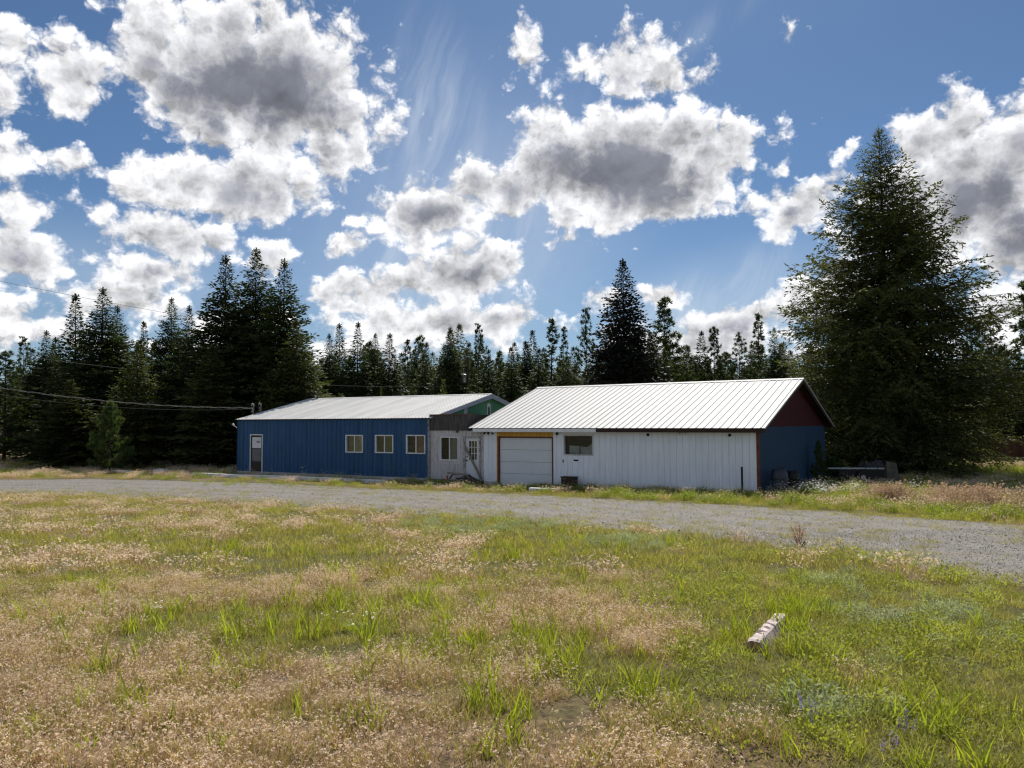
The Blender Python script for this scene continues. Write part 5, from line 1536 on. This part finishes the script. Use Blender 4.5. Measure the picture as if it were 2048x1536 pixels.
finefar_src = []
for k in range(4):
    a_, _, _ = blades(rg, 80, .34, .05, .15, .010, .5, 1)
    finefar_src.append(multi_mesh('fine_tuft_far', [(a_, g_fine)]))
def leafy(rg, n, rad, h, sz, up=.4):
    r = rad * np.sqrt(rg.uniform(0, 1, n)); a = rg.uniform(0, 6.28, n)
    b = np.stack([r * np.cos(a), r * np.sin(a), rg.uniform(.01, h, n) * (1 - .5 * (r / rad) ** 2)], -1)
    d = norm(np.stack([np.cos(a), np.sin(a), 0 * a], -1) + rg.normal(0, .6, (n, 3)) + np.array([0, 0, up]))
    s = norm(np.cross(d, np.array([0, 0, 1.0]) + rg.normal(0, .4, (n, 3))))
    return leaf_quads(b, d, s, sz * rg.uniform(.6, 1.4, n), sz * .26 * rg.uniform(.7, 1.3, n))
forb_src = []
for k in range(5):
    forb_src.append(multi_mesh('forb', [(np.concatenate([leafy(rg, 220, .17, .12, .023, .9), blades(rg, 14, .1, .05, .13, .004, .3, 2)[0]]), g_forb)]))
sage_src = []
for k in range(4):
    sage_src.append(multi_mesh('sage', [(np.concatenate([leafy(rg, 230, .20, .20, .030, .8), blades(rg, 30, .14, .12, .24, .003, .3, 2)[0]]), g_sage)]))
pink_src = []
for k in range(5):
    st_, tp_, d = blades(rg, 70, .28, .30, .62, .006, .35, 2, .15)
    hd = np.concatenate([heads(rg, tp_ + np.array([0, 0, -.04 * j]), d, .055, 2) for j in range(4)])
    lf, _, _ = blades(rg, 40, .28, .15, .35, .010, .5, 2)
    pink_src.append(multi_mesh('pink_tuft', [(st_, g_pink), (hd, g_pink), (lf, g_verge)]))
verge_src = []
for k in range(5):
    st_, tp_, d = blades(rg, 40, .25, .15, .45, .010, .35, 2, .2)
    verge_src.append(multi_mesh('weed', [(np.concatenate([st_, leafy(rg, 130, .26, .30, .055, .7)]), g_verge), (heads(rg, tp_[:14], d[:14], .03, 3), g_head)]))
tallgreen_src = []
for k in range(4):
    st_, tp_, d = blades(rg, 46, .16, .25, .60, .010, .5, 3, .2)
    tallgreen_src.append(multi_mesh('tall_tuft', [(st_, g_green)]))
def flower(rg, n, rad, h0, h1, r, white=True, domes=5):
    st_, tp_, d = blades(rg, n, rad, h0, h1, .004, .12, 2, .08)
    out = []
    for k in range(domes):
        off = rg.normal(0, r * .5, (n, 3)) * np.array([1, 1, .12])
        a = rg.uniform(0, 6.28, n); dd = np.stack([np.cos(a), np.sin(a), rg.normal(0, .12, n)], -1)
        s = np.stack([-np.sin(a), np.cos(a), 0 * a], -1)
        out.append(leaf_quads(tp_ + off - dd * r * .5, norm(dd), s, np.full(n, r), np.full(n, r * .45)))
    return st_, np.concatenate(out)
yarrow_src = []
for k in range(4):
    s_, p_ = flower(rg, 9, .24, .10, .19, .018)
    yarrow_src.append(multi_mesh('yarrow', [(np.concatenate([s_, leafy(rg, 60, .2, .09, .05)]), g_sage), (p_, m_petal)]))
daisy_src = []
for k in range(4):
    s_, p_ = flower(rg, 22, .26, .25, .62, .036, domes=4)
    daisy_src.append(multi_mesh('daisy', [(np.concatenate([s_, leafy(rg, 70, .22, .35, .05, .8)]), g_verge), (p_, m_petal)]))
vetch_src = []
for k in range(3):
    st_, tp_, d = blades(rg, 5, .08, .22, .38, .005, .25, 3, .1)
    sp_ = []
    for j in range(26):
        n = len(tp_); b = tp_ + np.array([0, 0, -.0045 * j]) + rg.normal(0, .006, (n, 3))
        dd = norm(rg.normal(0, 1, (n, 3)) * np.array([1, 1, .4])); sp_.append(leaf_quads(b, dd, norm(np.cross(dd, np.array([0, 0, 1.0]))), np.full(n, .022), np.full(n, .006)))
    vetch_src.append(multi_mesh('vetch', [(np.concatenate([st_, leafy(rg, 60, .12, .2, .04, .6)]), g_forb), (np.concatenate(sp_), m_violet)]))

STOPB = (ws_.location.x, ws_.location.y, ws_.rotation_euler.z)
def free(x, y):
    """not on the wheel stop, not inside a building"""
    dx, dy = x - STOPB[0], y - STOPB[1]; c, s = math.cos(STOPB[2]), math.sin(STOPB[2])
    u = dx * c + dy * s; v = -dx * s + dy * c
    ok = ~((u > -.12) & (u < Lw * .72) & (np.abs(v) < .085))
    for f, L_, W_ in ((WB, LEN, WD), (BB, LENB, WDB), (LB, LENL, 5)):
        dx, dy = x - f.O.x, y - f.O.y
        u = dx * f.ux.x + dy * f.ux.y; v = dx * f.uy.x + dy * f.uy.y
        ok &= ~((u > -.15) & (u < L_ + .15) & (v > -.12) & (v < W_))
    return ok
def sample(y0, y1, dens, spread=.74, add=1.0):
    area = spread * (y1 ** 2 - y0 ** 2) + 2 * add * (y1 - y0)
    n = int(area * dens)
    y = np.sqrt(RNG.uniform(y0 ** 2, y1 ** 2, n)); x = RNG.uniform(-1, 1, n) * (spread * y + add)
    return x, y
def put(name, label, x, y, src, s0, s1, tilt=.12, zoff=-.01, hvar=.25):
    n = len(x)
    z = zg(x, y) + np.where((y < 46), .05 * (fbm(x, y, 1.2, 5, 4) - .5) * np.clip((26 - y) / 6, .3, 1), 0) + zoff
    s = RNG.uniform(s0, s1, n)
    rot = np.stack([RNG.normal(0, tilt, n), RNG.normal(0, tilt, n), RNG.uniform(0, 6.28, n)], -1)
    scl = np.stack([s, s, s * RNG.uniform(1 - hvar, 1 + hvar, n)], -1)
    o = scatter(name, np.stack([x, y, z], -1), rot, scl, RNG.integers(0, 64, n) % len(src.objects), src)
    o['label'] = label
    return o
cs = {k: srcs(k + '_source', v) for k, v in dict(dry=dry_src, dryfar=dryfar_src, green=green_src, fine=fine_src, finefar=finefar_src, forb=forb_src, sage=sage_src, pink=pink_src, weed=verge_src, tall=tallgreen_src, yarrow=yarrow_src, daisy=daisy_src, vetch=vetch_src).items()}

# the field this side of the drive
def field_pts(y0, y1, dens, fn):
    x, y = sample(y0, y1, dens)
    on = inside(x, y, poly)
    beyond = (~on) & (edge_dist(x, y, far_w) < edge_dist(x, y, near_w))
    dr, gr, fo, sa = fields(x, y)
    ed = edge_dist(x, y, near_w)
    thin = np.clip((fbm(x, y, .7, 77, 3) - .25) * 3, .62, 1) * np.clip(ed / .6, .2, 1)
    p = fn(dr, gr, fo, sa) * thin
    k = (RNG.uniform(0, 1, len(x)) < p) & ~on & ~beyond & free(x, y)
    return x[k], y[k]
def cat2(*a): return np.concatenate([q[0] for q in a]), np.concatenate([q[1] for q in a])
f_dry = lambda d, g, f, s: np.clip(.14 + (d - .22) * 1.15, 0, .85) * (1 - .25 * np.maximum(f, s))
f_fine = lambda d, g, f, s: np.clip(1.10 - d * .85, .32, 1) * (1 - .3 * s)
x, y = field_pts(2.7, 9.5, 29, f_dry); put('dry_grass', 'dry tan grass with nodding seed heads in the foreground', x, y, cs['dry'], .75, 1.25)
x, y = cat2(field_pts(9.5, 18, 11, f_dry), field_pts(18, 33, 6, f_dry)); put('dry_grass', 'dry tan grass further back in the field', x, y, cs['dryfar'], .7, 1.1)
x, y = field_pts(2.7, 9.5, 36, f_fine); put('short_grass', 'short fine green grass in the foreground', x, y, cs['fine'], .75, 1.3)
x, y = cat2(field_pts(9.5, 18, 16, f_fine), field_pts(18, 36, 10, f_fine)); put('short_grass', 'short yellow-green grass up to the gravel drive', x, y, cs['finefar'], .7, 1.15)
x, y = cat2(field_pts(2.8, 9.5, 26, lambda d, g, f, s: np.clip(g * .9 + .13 + .02 * f - .05 * s, 0, .9)), field_pts(9.5, 16, 9, lambda d, g, f, s: np.clip(g * .9 + .03, 0, .9)))
put('green_grass', 'bright green broad-bladed grass tufts', x, y, cs['green'], .7, 1.2)
x, y = cat2(field_pts(2.7, 9.5, 20, lambda d, g, f, s: np.clip(f * 1.0 + .06 * (1 - d), 0, 1)), field_pts(9.5, 20, 4, lambda d, g, f, s: f))
put('leafy_weeds', 'low leafy green weeds', x, y, cs['forb'], .6, 1.25)
x, y = field_pts(2.7, 24, 13, lambda d, g, f, s: np.clip(s - .1, 0, 1)); put('grey_weeds', 'soft grey-green weeds near the drive edge', x, y, cs['sage'], .5, 1.0)
def blob(px, py, r, n):
    g = ground(px, py); a = RNG.uniform(0, 6.28, n); q = r * np.sqrt(RNG.uniform(0, 1, n))
    return g.x + q * np.cos(a) * 1.6, g.y + q * np.sin(a)
def blobs(*l):
    x, y = cat2(*[blob(*b) for b in l]); k = free(x, y); return x[k], y[k]
x, y = blobs((315, 1228, .34, 4), (200, 1248, .30, 1), (620, 1262, .30, 2), (75, 1142, .45, 2), (1392, 1352, .05, 0))
put('yarrow', 'white yarrow flower heads in the field', x, y, cs['yarrow'], .6, .9)
x, y = blobs((1775, 1475, .03, 1), (1765, 1520, .03, 1), (1628, 1475, .03, 1))
put('purple_vetch', 'purple vetch spikes low at right', x, y, cs['vetch'], .42, .58)

# the verge between the drive and the houses, and the rough ground at both sides
def verge_pts(y0, y1, dens, fn, lo=0, hi=99):
    x, y = sample(y0, y1, dens, .80, 2.0)
    on = inside(x, y, poly)
    beyond = (~on) & (edge_dist(x, y, far_w) < edge_dist(x, y, near_w))
    ed = edge_dist(x, y, far_w)
    p = fn(x, y, ed) * np.clip(ed / .35, .3, 1)
    k = (RNG.uniform(0, 1, len(x)) < p) & beyond & free(x, y) & (ed >= lo) & (ed <= hi)
    return x[k], y[k]
wR = lambda x: np.clip((x - 10.0) / 3.0, 0, 1)
shade_strip = lambda x, y: np.clip((x - 9.0) / 2, 0, 1)
x, y = cat2(verge_pts(12, 34, 9, lambda x, y, e: .40 + .55 * fbm(x, y, 1.5, 61)), verge_pts(34, 62, 5, lambda x, y, e: .35 + .5 * fbm(x, y, 3, 61)))
put('verge_grass', 'short yellow-green grass on the far verge', x, y, cs['finefar'], .8, 1.3)
x, y = verge_pts(14, 60, 4, lambda x, y, e: np.clip(1.6 * fbm(x, y, 2.2, 67) - .45, 0, 1) * np.where((x > -2) & (x < 11), .25, .7)); put('verge_straw', 'dry straw-coloured grass along the far verge', x, y, cs['dryfar'], .8, 1.5)
x, y = verge_pts(13, 42, 8, lambda x, y, e: np.clip(wR(x) * np.clip((e - 1.0) / 1.4, 0, 1) * (2.4 * fbm(x, y, 1.3, 63) - .85) * np.clip((6.5 - e) / 2.0, 0, 1), 0, .6)); put('pink_grass', 'tall pinkish seeding grass on the right verge', x, y, cs['pink'], .7, 1.15)
x, y = cat2(verge_pts(13, 36, 8, lambda x, y, e: np.clip((1.3 * fbm(x, y, 1.1, 65) - .2) * (np.clip((x - 2.0) / 2, 0, 1)) * np.clip(1.6 - e / 3.5, .25, 1), 0, .9)),
            verge_pts(28, 62, 2.2, lambda x, y, e: np.clip(1.5 * fbm(x, y, 2.0, 66) - .55 + .45 * shade_strip(x, y), 0, .9)))
put('verge_weeds', 'leafy green weeds along the buildings and drive', x, y, cs['weed'], .6, 1.1)
def along(f, u0, u1, v0, v1, n):
    u = RNG.uniform(u0, u1, n); v = RNG.uniform(v0, v1, n)
    return f.O.x + f.ux.x * u + f.uy.x * v, f.O.y + f.ux.y * u + f.uy.y * v
x, y = cat2(along(WB, 3.3, LEN + .3, -1.5, -.3, 150), along(BB, LENB - 1.4, LENB + .3, -1.6, -.5, 12), along(LB, .2, 2.6, -1.9, -1.35, 12), blob(866, 968, .4, 6), blob(920, 974, .3, 6), blob(1100, 985, .4, 6), blob(1215, 985, .6, 9))
k = free(x, y); put('wall_weeds', 'bright leafy weeds growing at the foot of the walls', x[k], y[k], cs['weed'], .55, 1.05)
x, y = cat2(along(BB, .2, 9.0, -1.9, -.4, 16), blob(640, 953, .6, 7), blob(655, 960, .4, 4), blob(735, 960, .5, 3), blob(690, 958, .5, 3))
put('white_flowers', 'white flowering weeds before the blue wall', x, y, cs['daisy'], .55, .95)
x, y = cat2(blob(1618, 990, .8, 22), blob(1590, 993, .6, 9), blob(1660, 990, .8, 8), blob(1790, 985, 1.2, 7), blob(1730, 985, .9, 5))
k = free(x, y); put('white_daisies', 'patch of white daisies before the dark blue gable', x[k], y[k], cs['daisy'], .7, 1.0)
x, y = cat2(blob(1990, 950, 1.6, 60), blob(1935, 945, .8, 10), blob(2060, 952, 1.6, 40), blob(445, 925, 1.0, 14)); put('tall_grass', 'tall bright grass tufts before the brown fence', x, y, cs['tall'], .8, 1.4)
x, y = blobs((1606, 1232, .22, 26), (1585, 1262, .10, 9), (1585, 1218, .14, 9), (1478, 1280, .10, 7), (1440, 1310, .2, 6))
put('stop_grass', 'green grass grown up around the wheel stop', x, y, cs['green'], .55, .95)
x, y = cat2(blob(543, 1022, .5, 8), blob(1013, 1046, .15, 2), blob(1917, 1040, .35, 7), blob(1700, 1118, .2, 3), blob(1760, 1130, .3, 3), blob(1960, 1165, .3, 5), blob(500, 965, 2.0, 20), blob(640, 972, 1.5, 12), blob(700, 970, 1.2, 8), blob(95, 990, .5, 6))
put('roadside_tufts', 'green tufts at the edges of the gravel drive', x, y, cs['forb'], .9, 1.9)
# thin growth in the drive itself
xs_, ys_ = sample(8, 34, 14)
ed = np.minimum(edge_dist(xs_, ys_, near_w), edge_dist(xs_, ys_, far_w))
mid = patch(xs_, ys_, [(860, 1000, 1.8), (1080, 1015, 1.6), (960, 1030, 1.6), (1200, 1045, 1.5), (1350, 1055, 1.2), (700, 990, 1.2)], 1.0)
en_ = edge_dist(xs_, ys_, near_w); ef_ = edge_dist(xs_, ys_, far_w); rt_ = en_ / (en_ + ef_ + 1e-6)
mid = np.maximum(mid, .8 * np.exp(-((rt_ - .45) / .10) ** 2) * np.clip((fbm(xs_, ys_, 3.0, 91) - .35) * 3, 0, 1))
p = np.clip(1.0 * np.exp(-ed / 1.2) * (.4 + 1.1 * fbm(xs_, ys_, 1.0, 93)) + .65 * mid * fbm(xs_, ys_, .8, 71), 0, .9)
k = (RNG.uniform(0, 1, len(xs_)) < p) & inside(xs_, ys_, poly)
put('drive_grass', 'thin short grass creeping over the gravel', xs_[k], ys_[k], cs['finefar'], .45, .8)
# loose stones
def stone(rg):
    bm = bmesh.new(); bmesh.ops.create_icosphere(bm, subdivisions=1, radius=1)
    for v in bm.verts: v.co = Vector((v.co.x * 1.1, v.co.y * .9, v.co.z * .6)) * rg.uniform(.75, 1.2)
    me = bpy.data.meshes.new('stone'); bm.to_mesh(me); bm.free(); me.materials.append(m_peb); return me
stc = srcs('stone_source', [stone(rg) for _ in range(5)])
xs_, ys_ = sample(8, 15, 420, .74, .4); xs2, ys2 = sample(15, 40, 80)
xs_ = np.concatenate([xs_, xs2]); ys_ = np.concatenate([ys_, ys2])
k = inside(xs_, ys_, poly); xs_, ys_ = xs_[k], ys_[k]
n = len(xs_)
sz = np.exp(RNG.normal(math.log(.0062), .38, n)) * np.where(ys_ > 15, 1.3, 1)
zz = zg(xs_, ys_) + .014 + .035 * (fbm(xs_, ys_ * 2.2, 1.6, 51, 4) - .5)
o = scatter('gravel', np.stack([xs_, ys_, zz], -1), RNG.uniform(0, 6.28, (n, 3)), np.stack([sz, sz, sz * .8], -1), RNG.integers(0, 5, n), stc)
o['label'] = 'loose grey gravel stones on the drive'
